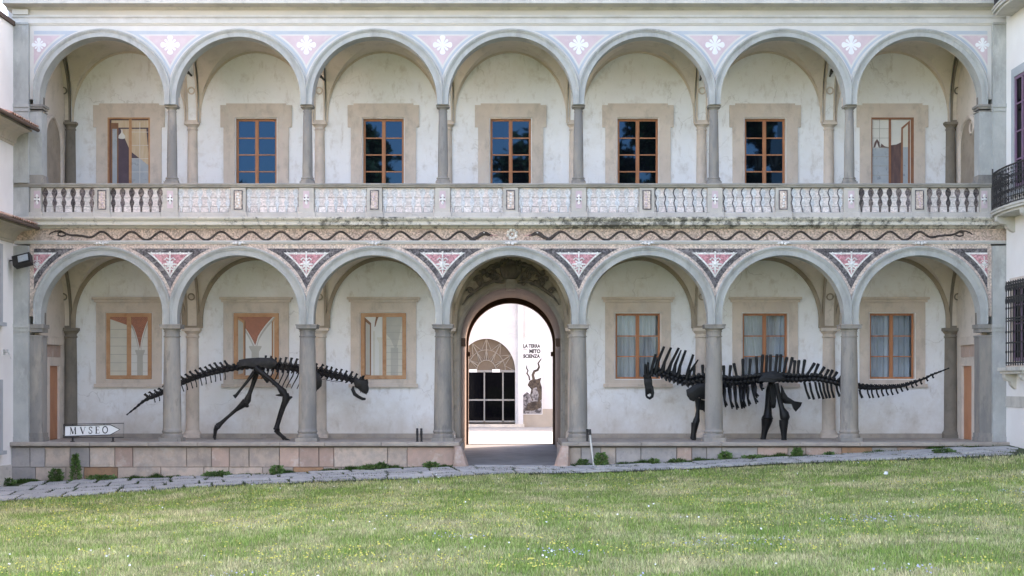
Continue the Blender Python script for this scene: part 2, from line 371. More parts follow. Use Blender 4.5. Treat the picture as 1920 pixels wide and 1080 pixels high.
# ------------------------------------------------------------------ key dimensions
BP = 3.83; NB = 7; XE = 3.5*BP            # bay pitch, half length of the arcade
cols_x = [(-2.5+i)*BP for i in range(6)]
bays_x = [(-3+i)*BP for i in range(7)]
ZL, CL, RL = 3.30, 3.525, 1.715           # lower spring, arch centre, inner radius
ZU, CU, RU = 9.48, 9.63, 1.755
RO = 1.975
GXP = [-20, -13.9, -10.4, -7.4, -5.0, -1.45, 1.9, 4.66, 6.6, 8.87, 11.1, 13.8, 20]
GZP = [-1.35, -1.136, -1.017, -.928, -.824, -.69, -.685, -.585, -.481, -.362, -.243, -.064, .10]
def lerp_tab(x, X, Z):
    if x <= X[0]: return Z[0]
    for a, b, c, d in zip(X[:-1], X[1:], Z[:-1], Z[1:]):
        if x <= b: return c+(d-c)*(x-a)/(b-a)
    return Z[-1]
def ground_z(x, y):
    t = max(0.0, -y); base = lerp_tab(x, GXP, GZP); f = .35*min(1, max(0, (t-8)/30))
    base = base*(1-f)-.64*f
    fall = -0.045*min(t, 3.0)-0.02*max(0, min(t, 6)-3)
    rise = 0.012*max(0, min(t, 42)-8)
    return base+fall+rise
def lawn_edge(x):
    f = min(1, max(0, (-7.5-x)/6.5)); f = f*f*(3-2*f)
    e = lerp_tab(x, [-20, -2.5, 0, 7, 11, 14, 20], [2.75, 2.75, 1.9, 1.75, 2.5, 3.2, 3.2])
    return -e-2.6*f-0.05*math.sin(x*1.7)-0.04*math.sin(x*4.3)

# ------------------------------------------------------------------ ground
def grid_sheet(name, xs, ys, zf, mat, kind='structure'):
    mb = MB(); nx = len(xs)
    mb.v = [(x, y, zf(x, y)) for y in ys for x in xs]
    mb.f = [(j*nx+i, j*nx+i+1, (j+1)*nx+i+1, (j+1)*nx+i) for j in range(len(ys)-1) for i in range(nx-1)]
    o = mb.build(name, mat, None, True); 
    return tag(o, kind=kind)
xs = [-600,-200,-80,-40]+[-24+1.0*i for i in range(49)]+[40,80,200,600]
ys = [-600,-200,-100,-70,-55]+[-48+1.0*i for i in range(48)]+[0.3]
def soil_extra(nt, col):
    a = mapr(nt, nz(nt, pos(nt), .35, 5, .6), .42, .62)
    c = mix(nt, (.14,.20,.05), (.25,.25,.10), a)
    return mix(nt, c, (.34,.28,.17), mapr(nt, nz(nt, pos(nt), .9, 6, .7), .58, .74))
mk('lawn_soil', (.1,.12,.04), bump=.6, bsc=30, extra=soil_extra)
lawn = grid_sheet('lawn', xs, ys, lambda x, y: ground_z(x, y)-0.03, M['lawn_soil'])
tag(lawn, 'wide gently sloping grass lawn in front of the arcade', 'lawn')

# paved strip along the terrace: bedding sheet with single slabs
pv = MB(); xs2 = [-14.2+0.4*i for i in range(72)]; nxx = len(xs2)
for k in range(6):
    for x in xs2:
        ye = lawn_edge(x)-0.12; y = -0.2+(ye+0.2)*k/5; pv.v.append((x, y, ground_z(x, y)-0.004))
pv.f = [(k*nxx+i, (k+1)*nxx+i, (k+1)*nxx+i+1, k*nxx+i+1) for k in range(5) for i in range(nxx-1)]
SLAB_EDGES = []
pavement = tag(pv.build('pavement', M['paving_joint'], None, True), 'grey stone slab path at the foot of the terrace', 'path', kind='structure')
for row in range(4):
    x = -14.3+random.uniform(0, .5)
    while x < 14.3:
        w = random.uniform(.55, 1.25); g = .035
        def pt(xx, v):
            ye = lawn_edge(xx); y = -0.27+(ye+0.27)*v; xx = xx+0.55*v*1.0
            return Vector((xx, y, ground_z(xx, y)))
        v0 = row/4+.014; v1 = (row+1)/4-.014
        j = lambda: random.uniform(-.035, .035)
        q = [pt(x+g+j(), v1+j()*.15), pt(x+w-g+j(), v1+j()*.15), pt(x+w-g+j(), v0+j()*.15), pt(x+g+j(), v0+j()*.15)]
        if all(-14.05 < p.x < 13.85 for p in q):
            SLAB_EDGES.append(q)
            h = random.uniform(.02, .055); mb = MB(); c = sum(q, Vector())/4
            top = [p+Vector((0, 0, h+random.uniform(-.012, .012))) for p in q]; ins = [t+(c-t)*.06+Vector((0,0,.008)) for t in top]
            mb.add(q+top+ins, [(0,1,5,4),(1,2,6,5),(2,3,7,6),(3,0,4,7),(4,5,9,8),(5,6,10,9),(6,7,11,10),(7,4,8,11),(8,9,10,11)])
            mb.build('paving_slab', M['paving'], pavement)
        x += w

# ------------------------------------------------------------------ the museum building
museum = thing('museum_building', (0, 2, -1.2), 'long two storey arcaded museum building with seven bays, mosaic spandrels and central passage', 'building')
W = museum
# terrace: core, blocks, coping, floor
PX0, PX1 = -1.43, 1.42                       # portal gap in the terrace
for (a, b) in ((-13.98, PX0), (PX1, 13.93)):
    MB().box(a, b, -.235, 2.97, -2.2, -.13).build('terrace_core', M['mortar'], W)
    x = a
    while x < b-.05:
        w = random.uniform(1.2, 2.3); x2 = min(b, x+w)
        if b-x2 < .6: x2 = b
        MB().bbox(x+.003, x2-.003, -.42, .75, -.115, -.002+random.uniform(-.004, .004), .018).build('coping_slab', M['coping_stone'], W)
        x = x2
    # loggia floor flags
    x = a
    while x < b-.05:
        x2 = min(b, x+.95)
        if b-x2 < .5: x2 = b
        for (ya, yb) in ((.754, 1.85), (1.854, 2.968)):
            MB().box(x+.003, x2-.003, ya, yb, -.12, -.006+random.uniform(-.003, .003)).build('floor_slab', M['coping_stone'], W)
        x = x2
special = {('u', 0): 'terrace_grey', ('l', 0): 'terrace_grey'}
for (a, b) in ((-13.98, PX0), (PX1, 13.93)):
    for row, (zt, zb) in enumerate(((-.150, -.70), (-.705, -1.22))):
        x = a; k = 0
        while x < b-.02:
            w = random.choice([.42,.55,.7,.85,1.0,1.5,.5]) if row == 0 else random.choice([.5,.7,.95,1.2,.85,.6])
            x2 = min(b, x+w)
            if b-x2 < .3: x2 = b
            gz = ground_z((x+x2)/2, -.3)
            if zt > gz-.02:
                r = random.random()
                mm = 'terrace_stone' if r < .62 else 'terrace_pink' if r < .86 else 'terrace_grey' if r < .93 else 'terrace_orange'
                if row == 1 and -12.0 < (x+x2)/2 < -11.0 : mm = 'terrace_orange'
                if x > 1 and mm == 'terrace_stone' and random.random() < .6: mm = 'terrace_grey'
                if x2 < -13.0: mm = 'terrace_grey'
                z0 = min(zb, gz-.15) if row == 1 else (zb if gz < zb else gz-.15)
                yo = random.uniform(-.02, .015)
                MB().bbox(x+.008, x2-.008, -.28+yo, -.22, z0, zt-.004, .012).build('terrace_block', M[mm], W)
            x = x2; k += 1
# passage side walls of the terrace gap
for sgn, xx in ((-1, PX0), (1, PX1)):
    mb = MB()
    if sgn < 0: mb.box(xx, xx+.03, -.2, 2.97, -1.2, -.13)
    else: mb.box(xx-.03, xx, -.2, 2.97, -1.2, -.13)
    mb.build('gap_wall', M['terrace_grey'], W)

# columns -------------------------------------------------------------
def col_meshes(z0, z1, r0, r1, bh, ch, bw, cw):
    h = z1-z0
    shaft = MB().lathe([(r0*1.03, bh), (r0*1.0, bh+.06)]+[(r0+(r1-r0)*(t**1.6), bh+.06+(h-bh-ch-.06)*t) for t in [i/8 for i in range(9)]]+[(r1, h-ch)], n=28)
    base = MB().box(-bw, bw, -bw, bw, 0, bh*.32)
    base.lathe([(bw*.97, bh*.32), (bw*1.0, bh*.42), (bw*.97, bh*.58), (bw*.86, bh*.62), (bw*.84, bh*.72), (bw*.9, bh*.76), (bw*.92, bh*.86), (bw*.86, bh*.95), (r0*1.03, bh)], n=28)
    cap = MB().lathe([(r1, h-ch-.0), (r1*1.10, h-ch+.012), (r1*1.10, h-ch+.035), (r1, h-ch+.045), (r1, h-ch*.60), (r1*1.08, h-ch*.56), (cw*.78, h-ch*.46), (cw*.92, h-ch*.32)], n=28)
    cap.box(-cw, cw, -cw, cw, h-ch*.32, h-ch*.10); cap.box(-cw*1.06, cw*1.06, -cw*1.06, cw*1.06, h-ch*.098, h)
    return [b.mesh(n, M['column_stone'], True) for b, n in ((shaft, 'column'), (base, 'base'), (cap, 'capital'))]
YC = .24
cmL = col_meshes(0, ZL, .255, .215, .33, .36, .31, .285)
cmU = col_meshes(7.26, ZU, .145, .118, .20, .19, .20, .175)
for cm, z0 in ((cmL, 0), (cmU, 7.262)):
    for x in cols_x:
        c = inst('column', cm[0], W, (x, YC, z0))
        for n_, me in (('base', cm[1]), ('capital', cm[2])):
            s_ = link(bpy.data.objects.new(n_, me)); s_.parent = c
# end piers: responds and giant pilasters
def pier(sgn):
    xi = XE-.22; xo = XE+.12
    xs_ = lambda a, b: (min(sgn*a, sgn*b), max(sgn*a, sgn*b))
    for (z0, z1, tops) in ((0, ZL, .36), (7.26, ZU, .2)):
        a, b = xs_(xi, xo)
        p = MB().box(a, b, .0, .47, z0+(.0 if z0 else 0), z1-tops).build('respond', M['column_stone'] if z0 == 0 else M['arch_stone'], W)
        q = MB(); a2, b2 = xs_(xi-.06, xo)
        q.box(a2, b2, -.05, .49, z1-tops*.32, z1-.001); a3, b3 = xs_(xi-.025, xo); q.box(a3, b3, -.025, .48, z1-tops*.62, z1-tops*.32-.002); q.box(a3, b3, -.015, .475, z1-tops, z1-tops*.86)
        q.build('capital', M['column_stone'], p)
        q = MB(); a3, b3 = xs_(xi-.05, xo); q.box(a3, b3, -.05, .5, z0+.002, z0+.12); a3, b3 = xs_(xi-.03, xo); q.box(a3, b3, -.03, .49, z0+.122, z0+.24); q.build('base', M['column_stone'], p)
    a, b = xs_(xo+.004, XE+.55)
    pl = MB().box(a, b, -.11, .4, 0.0, 5.5)
    pl2 = MB().box(a, b, -.11, .4, 6.46, 11.7)
    for z0, z1, m_ in ((0, 5.5, 'arch_stone'), (7.26, 11.7, 'arch_stone')):
        p = MB().box(a, b, -.11, .4, z0, z1).build('pilaster', M[m_], W)
        zz = ZL if z0 == 0 else ZU
        mb = MB(); mb.box(a-.02, b+.02, -.16, .39, zz-.10, zz); mb.box(a-.01, b+.01, -.135, .38, zz-.21, zz-.103)
        mb.build('capital', M['arch_stone'], p); mb = MB()
        if z0 == 0: mb.box(a-.01, b+.01, -.15, .38, z0+.002, z0+.14)
        else: mb.box(a-.01, b+.01, -.15, .38, z0+.002, z0+.10); mb.box(a-.008, b+.008, -.135, .38, z0+.101, z0+.15)
        mb.build('base', M['arch_stone'], p)
    return
pier(-1); pier(1)

# arches ---------------------------------------------------------------
def arch_path(cx, zs, cz, r, n=40, cl=None):
    p = [((cx-r, zs), (-1, 0), cl)]
    if cz > zs+.001: p += [((cx-r, cz), (-1, 0), cl)]
    for i in range(1, n):
        a = math.pi-math.pi*i/n; p.append(((cx+r*math.cos(a), cz+r*math.sin(a)), (math.cos(a), math.sin(a)), cl))
    p += [((cx+r, cz), (1, 0), cl)]
    if cz > zs+.001: p += [((cx+r, zs), (1, 0), cl)]
    return p
for bx in bays_x:
    cl = (bx-BP/2+.001, bx+BP/2-.001)
    for (zs, cz, r) in ((ZL, CL, RL), (ZU, CU, RU)):
        d = RO-r
        prof = [(0, .46), (0, -.035), (d*.60, -.035), (d*.60, -.06), (d*.72, -.065), (d*.76, -.085), (d*.93, -.095), (d, -.08), (d, .46)]
        MB().sweep(arch_path(bx, zs+.001, cz, r, 48, cl), prof, True).build('arch', M['arch_stone'], W, True)
def spandrel_wall(name, zs, cz, ztop, y0, y1, mat):
    out = [(-XE-.12, ztop), (-XE-.12, cz)]
    for bx in bays_x:
        rr = RO-.08
        out.append((bx-BP/2+.0005, cz)) if bx > bays_x[0]+.1 else None
        for i in range(0, 41):
            a = math.pi-math.pi*i/40; out.append((bx+rr*math.cos(a), cz+rr*math.sin(a)))
    out += [(XE+.12, cz), (XE+.12, ztop)]
    # the arcs of neighbours cross at the cusps: clamp
    o2 = []
    for bx in bays_x:
        rr = RO-.06
        for i in range(0, 41):
            a = math.pi-math.pi*i/40; x = min(max(bx+rr*math.cos(a), bx-BP/2), bx+BP/2); z = cz+rr*math.sin(a)
            if o2 and abs(o2[-1][0]-x) < 1e-6 and abs(x-(bx-BP/2)) < 1e-6:
                if z > o2[-1][1]: continue
            o2.append((x, z))
    pts = []
    for p in o2:
        if not pts or (abs(p[0]-pts[-1][0])+abs(p[1]-pts[-1][1])) > 1e-4: pts.append(p)
    poly = [(-XE-.12, ztop), (-XE-.12, cz)]+pts+[(XE+.12, cz), (XE+.12, ztop)]
    return MB().prism(poly, [], y0, y1).build(name, mat, W)
spandrel_wall('arcade_wall', ZL, CL, 5.50, .0, .45, M['edge_mosaic'])
spandrel_wall('arcade_wall', ZU, CU, 11.70, .0, .45, M['spandrel_cream'])

def spandrel_poly(xc, cz, o, ztop, side=0):
    # region between two neighbouring arches, offset o outside their rings; side -1/+1 keeps only one half
    Rr = RO+o; h = BP/2; out = []
    zc = cz+math.sqrt(max(Rr*Rr-h*h, 0)); xt = math.sqrt(max(Rr*Rr-(ztop-cz)**2, 0))
    n = 16; a0 = math.acos(min(1, h/Rr)); a1 = math.asin(min(1, (ztop-cz)/Rr))
    L = [(xc-h+Rr*math.cos(a1+(a0-a1)*i/n), cz+Rr*math.sin(a1+(a0-a1)*i/n)) for i in range(n+1)]
    Rg = [(2*xc-x, z) for x, z in reversed(L)]
    if side == 0: return L+Rg[1:]
    if side > 0: return [(xc, ztop)]+Rg     # right half, used at the left end
    return L+[(xc, ztop)]
def petal_flower(cx, cz, r, y, mat, parent, n=8, name='flower'):
    mb = MB()
    for k in range(n):
        a = 2*math.pi*k/n+math.pi/2; L = r*(1.0 if k % 2 == 0 else .78); w = r*(.30 if k % 2 == 0 else .13)
        d = Vector((math.cos(a), math.sin(a))); e = Vector((-d.y, d.x)); q = []
        for t, ww in ((.12,.25),(.4,.55),(.62,.8),(.75,1.0),(.9,.85),(1.0,.35)): q.append(d*L*t+e*w*ww)
        q += [d*L*t-e*w*ww for t, ww in ((1.0,.35),(.9,.85),(.75,1.0),(.62,.8),(.4,.55),(.12,.25))]
        mb.prism([(cx+p.x, cz+p.y) for p in q], [], y-.001*(k % 2), y+.02)
    mb.prism([(cx+r*.24*math.cos(i*.5236), cz+r*.24*math.sin(i*.5236)) for i in range(12)], [], y-.006, y+.02)
    return mb.build(name, mat, parent)
def relief_ornament(cx, cz, y, parent, sc=1.0):
    mb = MB(); rnd = random.Random(int(cx*100))
    for k in range(8):
        a = 2*math.pi*k/8; L = .17*sc*(1.15 if k % 2 == 0 else .8)
        mb.tube([(cx, y, cz), (cx+L*.6*math.cos(a), y-.01, cz+L*.6*math.sin(a)), (cx+L*math.cos(a), y, cz+L*math.sin(a))], [.02*sc, .035*sc, .012*sc], 6, .6)
    mb.blob((cx, y, cz), (.06*sc, .04, .06*sc))
    for s_ in (-1, 1):
        mb.tube([(cx, y, cz-.12*sc), (cx+s_*.10*sc, y, cz-.16*sc), (cx+s_*.14*sc, y, cz-.06*sc)], [.02*sc, .02*sc, .03*sc], 6, .6)
        mb.tube([(cx, y, cz+.12*sc), (cx+s_*.09*sc, y, cz+.18*sc), (cx+s_*.15*sc, y, cz+.12*sc)], [.018*sc, .018*sc, .024*sc], 6, .6)
    mb.tube([(cx, y, cz+.15*sc), (cx, y, cz+.36*sc)], [.018*sc, .03*sc], 6, .6)
    mb.tube([(cx, y, cz-.15*sc), (cx, y, cz-.26*sc)], [.03*sc, .012*sc], 6, .6)
    return mb.build('relief_ornament', M['white_mosaic'], parent, True)
ends = [(-XE, 1)]+[(x, 0) for x in cols_x]+[(XE, -1)]
px = S
for xc, side in ends:
    # lower: dark border, white fillet, pink field, ornament
    d = MB().prism(spandrel_poly(xc, CL, .085, 5.43, side), [], -.006, .01, True).build('spandrel_panel', M['dark_mosaic'], W)
    MB().prism(spandrel_poly(xc, CL, .225, 5.315, side), [], -.016, -.005, True).build('white_fillet', M['white_mosaic'], d)
    MB().prism(spandrel_poly(xc, CL, .27, 5.265, side), [], -.020, -.012, True).build('pink_field', M['pink_mosaic'], d)
    oc = xc+(.10*side if side else 0)
    relief_ornament(oc, 4.985, -.045, d, 1.0 if side == 0 else .62)
    # small knots along the white fillet
    if side == 0:
        mb = MB()
        for q in (-.5, -.27, .27, .5): mb.blob((xc+q*1.05, -.02, 5.292), (.028, .02, .045), 6)
        mb.build('fillet_knots', M['white_mosaic'], d)
    # upper: blue bands, pink field, white flower
    d = MB().prism(spandrel_poly(xc, CU, .055, 11.55, side), [], -.004, .01).build('spandrel_panel', M['blue_paint'], W)
    MB().prism(spandrel_poly(xc, CU, .115, 11.45, side), [], -.009, -.003).build('pale_band', M['spandrel_cream'], d)
    MB().prism(spandrel_poly(xc, CU, .165, 11.415, side), [], -.013, -.007).build('pink_field', M['pink_paint'], d)
    petal_flower(xc+(.14*side if side else 0), 11.155, .27 if side == 0 else .2, -.02, M['white_paint'], d)

# lower entablature ------------------------------------------------------
def strip(name, z0, z1, y0, mat, x0=-XE-.55, x1=XE+.55, y1=.45): return MB().box(x0, x1, y0, y1, z0, z1).build(name, mat, W)
strip('pink_band', 5.502, 5.555, -.008, M['edge_mosaic'], -XE-.1, XE+.1)
def mould(name, prof, mat, x0=-XE-.58, x1=XE+.58, y1=.45):
    # horizontal moulding: profile of (y, z) from bottom to top
    pr = prof+[(y1, prof[-1][1]), (y1, prof[0][1])]; n = len(pr); mb = MB()
    mb.v = [(x0, y, z) for y, z in pr]+[(x1, y, z) for y, z in pr]
    mb.f = [(i, (i+1) % n, n+(i+1) % n, n+i) for i in range(n)]+[tuple(range(n))[::-1], tuple(range(n, 2*n))]
    return mb.build(name, mat, W)
mould('string_course', [(-.02, 5.557), (-.045, 5.565), (-.05, 5.60), (-.075, 5.612), (-.075, 5.645), (-.02, 5.655)], M['white_trim'])
frieze = strip('frieze', 5.657, 5.985, -.012, M['frieze_mosaic'])
mould('cornice', [(-.03, 5.987), (-.07, 5.995), (-.10, 6.03), (-.20, 6.05), (-.27, 6.07), (-.27, 6.17), (-.30, 6.18), (-.345, 6.23), (-.355, 6.27), (-.34, 6.285), (-.1, 6.30)], M['stained_cornice'], -XE-.62, XE+.62)
# arch-crown rosettes
for bx in bays_x:
    mb = MB()
    for k, (dx, r) in enumerate(((-.13, .04), (-.05, .05), (.05, .05), (.13, .04), (-.19, .022), (.19, .022))): mb.blob((bx+dx, -.1, 5.565+.012*(k % 2)), (r, .03, r*.9), 7, k, .3)
    mb.build('crown_ornament', M['white_mosaic'], W, True)
# snakes
def snake(sgn):
    pts = []; rad = []
    # tail with a loop at the outer end
    x0 = 12.85; zc = 5.815
    xs_ = np.linspace(0.98, 12.1, 230); lam = .84; body = []
    for x in xs_:
        amp = .118*min(1, max(0, (12.05-x)/.5)); ph = 2*math.pi*(x-1.0)/lam
        body.append((x, zc-.03+.0-amp*math.cos(ph)*(1 if x > 1.0 else 1)))
    tail = [(12.2, 5.80), (12.35, 5.80), (12.5, 5.84), (12.62, 5.90), (12.72, 5.87), (12.72, 5.80), (12.62, 5.77), (12.52, 5.80), (12.52, 5.87), (12.65, 5.925), (12.8, 5.915), (12.92, 5.87), (12.98, 5.82)]
    pts = [(sgn*x, -.02, z) for x, z in body+tail]
    n = len(pts); rad = [.031]*len(body)+[.030-.001*i for i in range(len(tail))]
    for i in range(12): rad[i] = .055-.0023*i
    mb = MB().tube(pts, rad, 8, .55)
    o = mb.build('snake_body', M['black_mosaic'], W, True)
    hd = MB().tube([(sgn*x, -.025, z) for x, z in ((1.06, 5.70), (.93, 5.745), (.84, 5.82), (.76, 5.855), (.68, 5.85), (.60, 5.82), (.50, 5.80))], [.04, .052, .062, .062, .05, .03, .012], 10, .5)
    hd.tube([(sgn*.70, -.02, 5.82), (sgn*.55, -.02, 5.785), (sgn*.50, -.02, 5.785)], [.03, .02, .01], 6, .5)
    h = hd.build('snake_head', M['black_mosaic'], W, True)
    MB().blob((sgn*.75, -.058, 5.872), (.024, .012, .016), 8).build('eye', M['white_mosaic'], h, True)
    MB().tube([(sgn*.58, -.03, 5.80), (sgn*.36, -.03, 5.80)], [.010, .006], 5).build('tongue', M['pink_mosaic'], h)
snake(-1); snake(1)
mb = MB()
for k in range(8):
    a = 2*math.pi*k/8+.3; mb.blob((.04+.12*math.cos(a), -.03, 5.83+.12*math.sin(a)), (.05, .03, .05), 7, k, .3)
mb.blob((.04, -.05, 5.83), .035); mb.build('frieze_flower', M['white_mosaic'], W, True)
# faint diagonal seam joints of the frieze are left to the mosaic

# parapet ----------------------------------------------------------------
parapet = strip('parapet', 6.30, 7.14, .06, M['rail_stone'], -XE-.12, XE+.12, .34)
mould('parapet_plinth', [(-.03, 6.302), (-.03, 6.43), (.0, 6.45), (.05, 6.452)], M['plinth_stone'], -XE-.12, XE+.12, .4)
mould('parapet_rail', [(.0, 7.142), (-.05, 7.155), (-.06, 7.20), (-.085, 7.215), (-.085, 7.245), (-.06, 7.258)], M['rail_stone'], -XE-.6, XE+.6, .5)
for s_ in (-1, 1):
    a, b = sorted((s_*(XE+.125), s_*(XE+.55))); MB().box(a, b, -.10, .4, 6.302, 7.14).build('pier_block', M['arch_stone'], W)
def ped_big(x, w=.20, x0=None, x1=None):
    a = x-w if x0 is None else x0; b = x+w if x1 is None else x1
    p = MB().box(a, b, -.02, .1, 6.453, 7.138).build('pedestal', M['plinth_stone'], W)
    MB().bbox(a-.045, b+.045, -.075, .0, 6.303, 6.449, .012).build('pedestal_base', M['plinth_stone'], p)
    return p
def cross_motif(x, p):
    mb = MB(); mb.prism([(x-.085, 6.56), (x+.085, 6.56), (x+.085, 7.05), (x-.085, 7.05)], [], -.028, -.018); mb.build('pink_panel', M['pink_mosaic'] if False else M['pink_paint'], p)
    mb = MB()
    for k in range(4):
        a = math.pi/2*k; mb.blob((x+.055*math.cos(a)*.9, -.032, 6.81+.095*math.sin(a)), (.042, .015, .055), 8)
    mb.blob((x, -.034, 6.81), (.05, .016, .05), 8); mb.build('white_cross', M['white_mosaic'], p, True)
    for i in (-1, 1):
        for j in (-1, 1): MB().blob((x+i*.048, -.036, 6.81+j*.04), (.021, .016, .019), 7).build('dark_dot', M['black_mosaic'], p, True)
def framed_motif(x, p, k):
    z0, z1, w = 6.52, 7.07, .125
    MB().prism([(x-w, z0), (x+w, z0), (x+w, z1), (x-w, z1)], [[(x-w+.028, z0+.028), (x+w-.028, z0+.028), (x+w-.028, z1-.028), (x-w+.028, z1-.028)]], -.036, -.01).build('dark_frame', M['dark_mosaic'], p)
    MB().box(x-w+.03, x+w-.03, -.027, -.01, z0+.03, z1-.03).build('mosaic_panel', M['edge_mosaic'], p)
    mb = MB(); rnd = random.Random(k)
    for i in range(5): mb.blob((x+rnd.uniform(-.03, .03), -.03, z0+.1+i*.085), (.035, .014, .035), 7, i, .3)
    mb.build('pebble_flower', M['white_mosaic'] if k % 2 else M['pink_paint'], p, True)
def gap_shape():
    prof = [(0,.0),(.014,.02),(.020,.10),(.03,.16),(.062,.23),(.066,.28),(.05,.33),(.028,.40),(.034,.43),(.078,.52),(.082,.57),(.066,.63),(.03,.675),(.014,.69)]
    # measured from bottom 6.45
    return [(w, 6.45+z*.985+.006) for w, z in prof]
gs = gap_shape(); loop = [(w, z) for w, z in gs]+[(-w, z) for w, z in reversed(gs)]
loop = [loop[0]]+[p for i, p in enumerate(loop[1:]) if abs(p[0]-loop[i][0])+abs(p[1]-loop[i][1]) > 1e-5]
gap_mb = MB().prism(loop[:-1] if loop[-1] == loop[0] else loop, [], .036, .065)
gapmesh = {m_: gap_mb.mesh('baluster', M[m_]) for m_ in ('old_gap_mosaic', 'pale_blue_mosaic', 'black_mosaic')}
wave = MB().tube([(-w*.95, .036, z) for w, z in gs], .017, 6, .5).mesh('dark_outline', M['dark_mosaic'], True)
# row joints over the parapet between balusters
for i, bx in enumerate(bays_x):
    for half in (-1, 1):
        xa = bx+half*BP/4
        for k in range(6):
            x = xa+(k-2.5)*.262+(-.0)
            if i in (0, 6): me = gapmesh['old_gap_mosaic']
            else: me = gapmesh['pale_blue_mosaic']
            g_ = inst('baluster', me, W, (x, 0, 0))
            if i == 4 and half > 0 or i == 5:
                w_ = link(bpy.data.objects.new('dark_outline', wave)); w_.parent = g_
    p = ped_big(bx, .21); framed_motif(bx, p, i)
    for half in (-1, 1):      # block courses between the balusters
        xa = bx+half*BP/4
        for k in range(7):
            x0_ = xa+(k-3.5)*.262+.028; x1_ = xa+(k-2.5)*.262-.028
            if k == 0: x0_ = xa-.735
            if k == 6: x1_ = xa+.735
            for z0_, z1_ in ((6.456, 6.61), (6.622, 6.855), (6.868, 7.137)):
                yo = random.uniform(-.003, .003)
                MB().bbox(x0_, x1_, .048+yo, .062, z0_, z1_, .008).build('mosaic_block', M['blush_mosaic'], W)
for x in cols_x: cross_motif(x, ped_big(x, .21))
cross_motif(-XE-.0+.09, ped_big(0, x0=-XE-.1, x1=-XE+.2)); cross_motif(XE-.09, ped_big(0, x0=XE-.2, x1=XE+.1))

# upper entablature -------------------------------------------------------
mould('architrave', [(-.02, 11.702), (-.03, 11.74), (-.05, 11.745), (-.055, 11.76)], M['cream_frieze'], -XE-.13, XE+.13)
mould('architrave_band', [(-.03, 11.762), (-.03, 11.90), (-.06, 11.91), (-.085, 11.935), (-.085, 11.975), (-.03, 11.98)], M['white_trim'], -XE-.6, XE+.6)
strip('frieze', 11.982, 12.13, -.02, M['cream_frieze'], -XE-.58, XE+.58)
mould('cornice', [(-.03, 12.132), (-.06, 12.14), (-.09, 12.17), (-.10, 12.185), (-.43, 12.215), (-.44, 12.22), (-.42, 12.45), (-.47, 12.52), (-.52, 12.60), (-.52, 12.66), (-.2, 12.75)], M['cornice_stone'], -XE-.75, XE+.55)
for s_ in (-1, 1):
    a, b = sorted((s_*(XE+.125), s_*(XE+.57)))
    MB().box(a, b, -.14, .4, 11.703, 11.76).build('pilaster_block', M['arch_stone'], W)
    MB().box(a, b, -.13, .0, 11.985, 12.128).build('pilaster_block', M['cream_frieze'], W)
strip('shading_attic', 12.752, 14.1, .05, M['cream_frieze'], -XE-.58, XE+.58)  # unseen attic, added so the building's shadow reaches farther
mb = MB(); mb.add([(-15.2, -.6, 14.12), (15.2, -.6, 14.12), (15.2, 4.2, 15.6), (-15.2, 4.2, 15.6), (-15.2, 8.8, 14.12), (15.2, 8.8, 14.12), (-15.2, -.6, 14.0), (15.2, -.6, 14.0), (15.2, 8.8, 14.0), (-15.2, 8.8, 14.0)],
       [(0,1,2,3),(3,2,5,4),(6,9,8,7),(6,7,1,0),(9,4,5,8),(0,3,4,9,6),(1,7,8,5,2)]); mb.build('roof', M['tile'], W)

# loggia inside -----------------------------------------------------------
# back walls with openings
def rect(x0, x1, z0, z1): return [(x0, z0), (x0, z1), (x1, z1), (x1, z0)]
PR = 1.49; PZ = 3.02                       # portal half width and spring
LW = (.683, 1.765, 3.755); UW = (.62, 6.95, 9.62)
holes = [rect(bays_x[i]-LW[0], bays_x[i]+LW[0], LW[1], LW[2]) for i in (4, 5, 6)]
portal = [(-PR-.14, -.9), (-PR-.14, PZ)]+[((PR+.14)*math.cos(math.pi-math.pi*i/32), PZ+(PR+.14)*math.sin(math.pi-math.pi*i/32)) for i in range(1, 32)]+[(PR+.14, PZ), (PR+.14, -.9)]
def back_wall_part(x0, x1, z0, z1, holes): MB().prism([(x0, z0), (x1, z0), (x1, z1), (x0, z1)], holes, YB, YB+.4).build('loggia_wall', M['plaster'], W)
back_wall_part(-XE, -BP/2, -.1, 6.0, [])
back_wall_part(BP/2, XE, -.1, 6.0, holes)
MB().prism([(-BP/2, -1.2), (-BP/2, 6.0), (BP/2, 6.0), (BP/2, -1.2), (PR+.14, -1.2)]+portal[::-1][:]+[(-PR-.14, -1.2)], [], YB+.001, YB+.4).build('portal_wall', M['portal_masonry'], W)
back_wall_part(-XE, XE, 6.1, 12.2, [rect(bays_x[i]-UW[0], bays_x[i]+UW[0], UW[1], UW[2]) for i in (1, 2, 3, 4, 5)])
# masonry courses in the portal lunette
rnd = random.Random(3)
for r_ in range(9):
    z = 3.1+r_*.26; x = -1.9+rnd.uniform(0, .2)
    while x < 1.75:
        w = rnd.uniform(.3, .55); cxm = x+w/2
        dist = math.hypot(cxm, z+.12-PZ)
        if dist > PR+.32 and math.hypot(cxm, max(0, z+.13-3.55)) < 1.85 and abs(x) < 1.68 and abs(x+w) < 1.68:
            MB().bbox(x+.008, x+w-.008, YB-.025-rnd.uniform(0, .015), YB+.02, z+.006, z+.25, .012).build('masonry_stone', M['portal_masonry'], W)
        x += w
# floor slab between storeys and roof slab
MB().box(-XE-.3, XE+.3, .455, 8.2, 5.66, 6.29).build('floor_structure', M['interior'], W)
MB().box(-XE-.3, XE+.3, .455, 8.2, 11.85, 12.3).build('ceiling_structure', M['interior'], W)
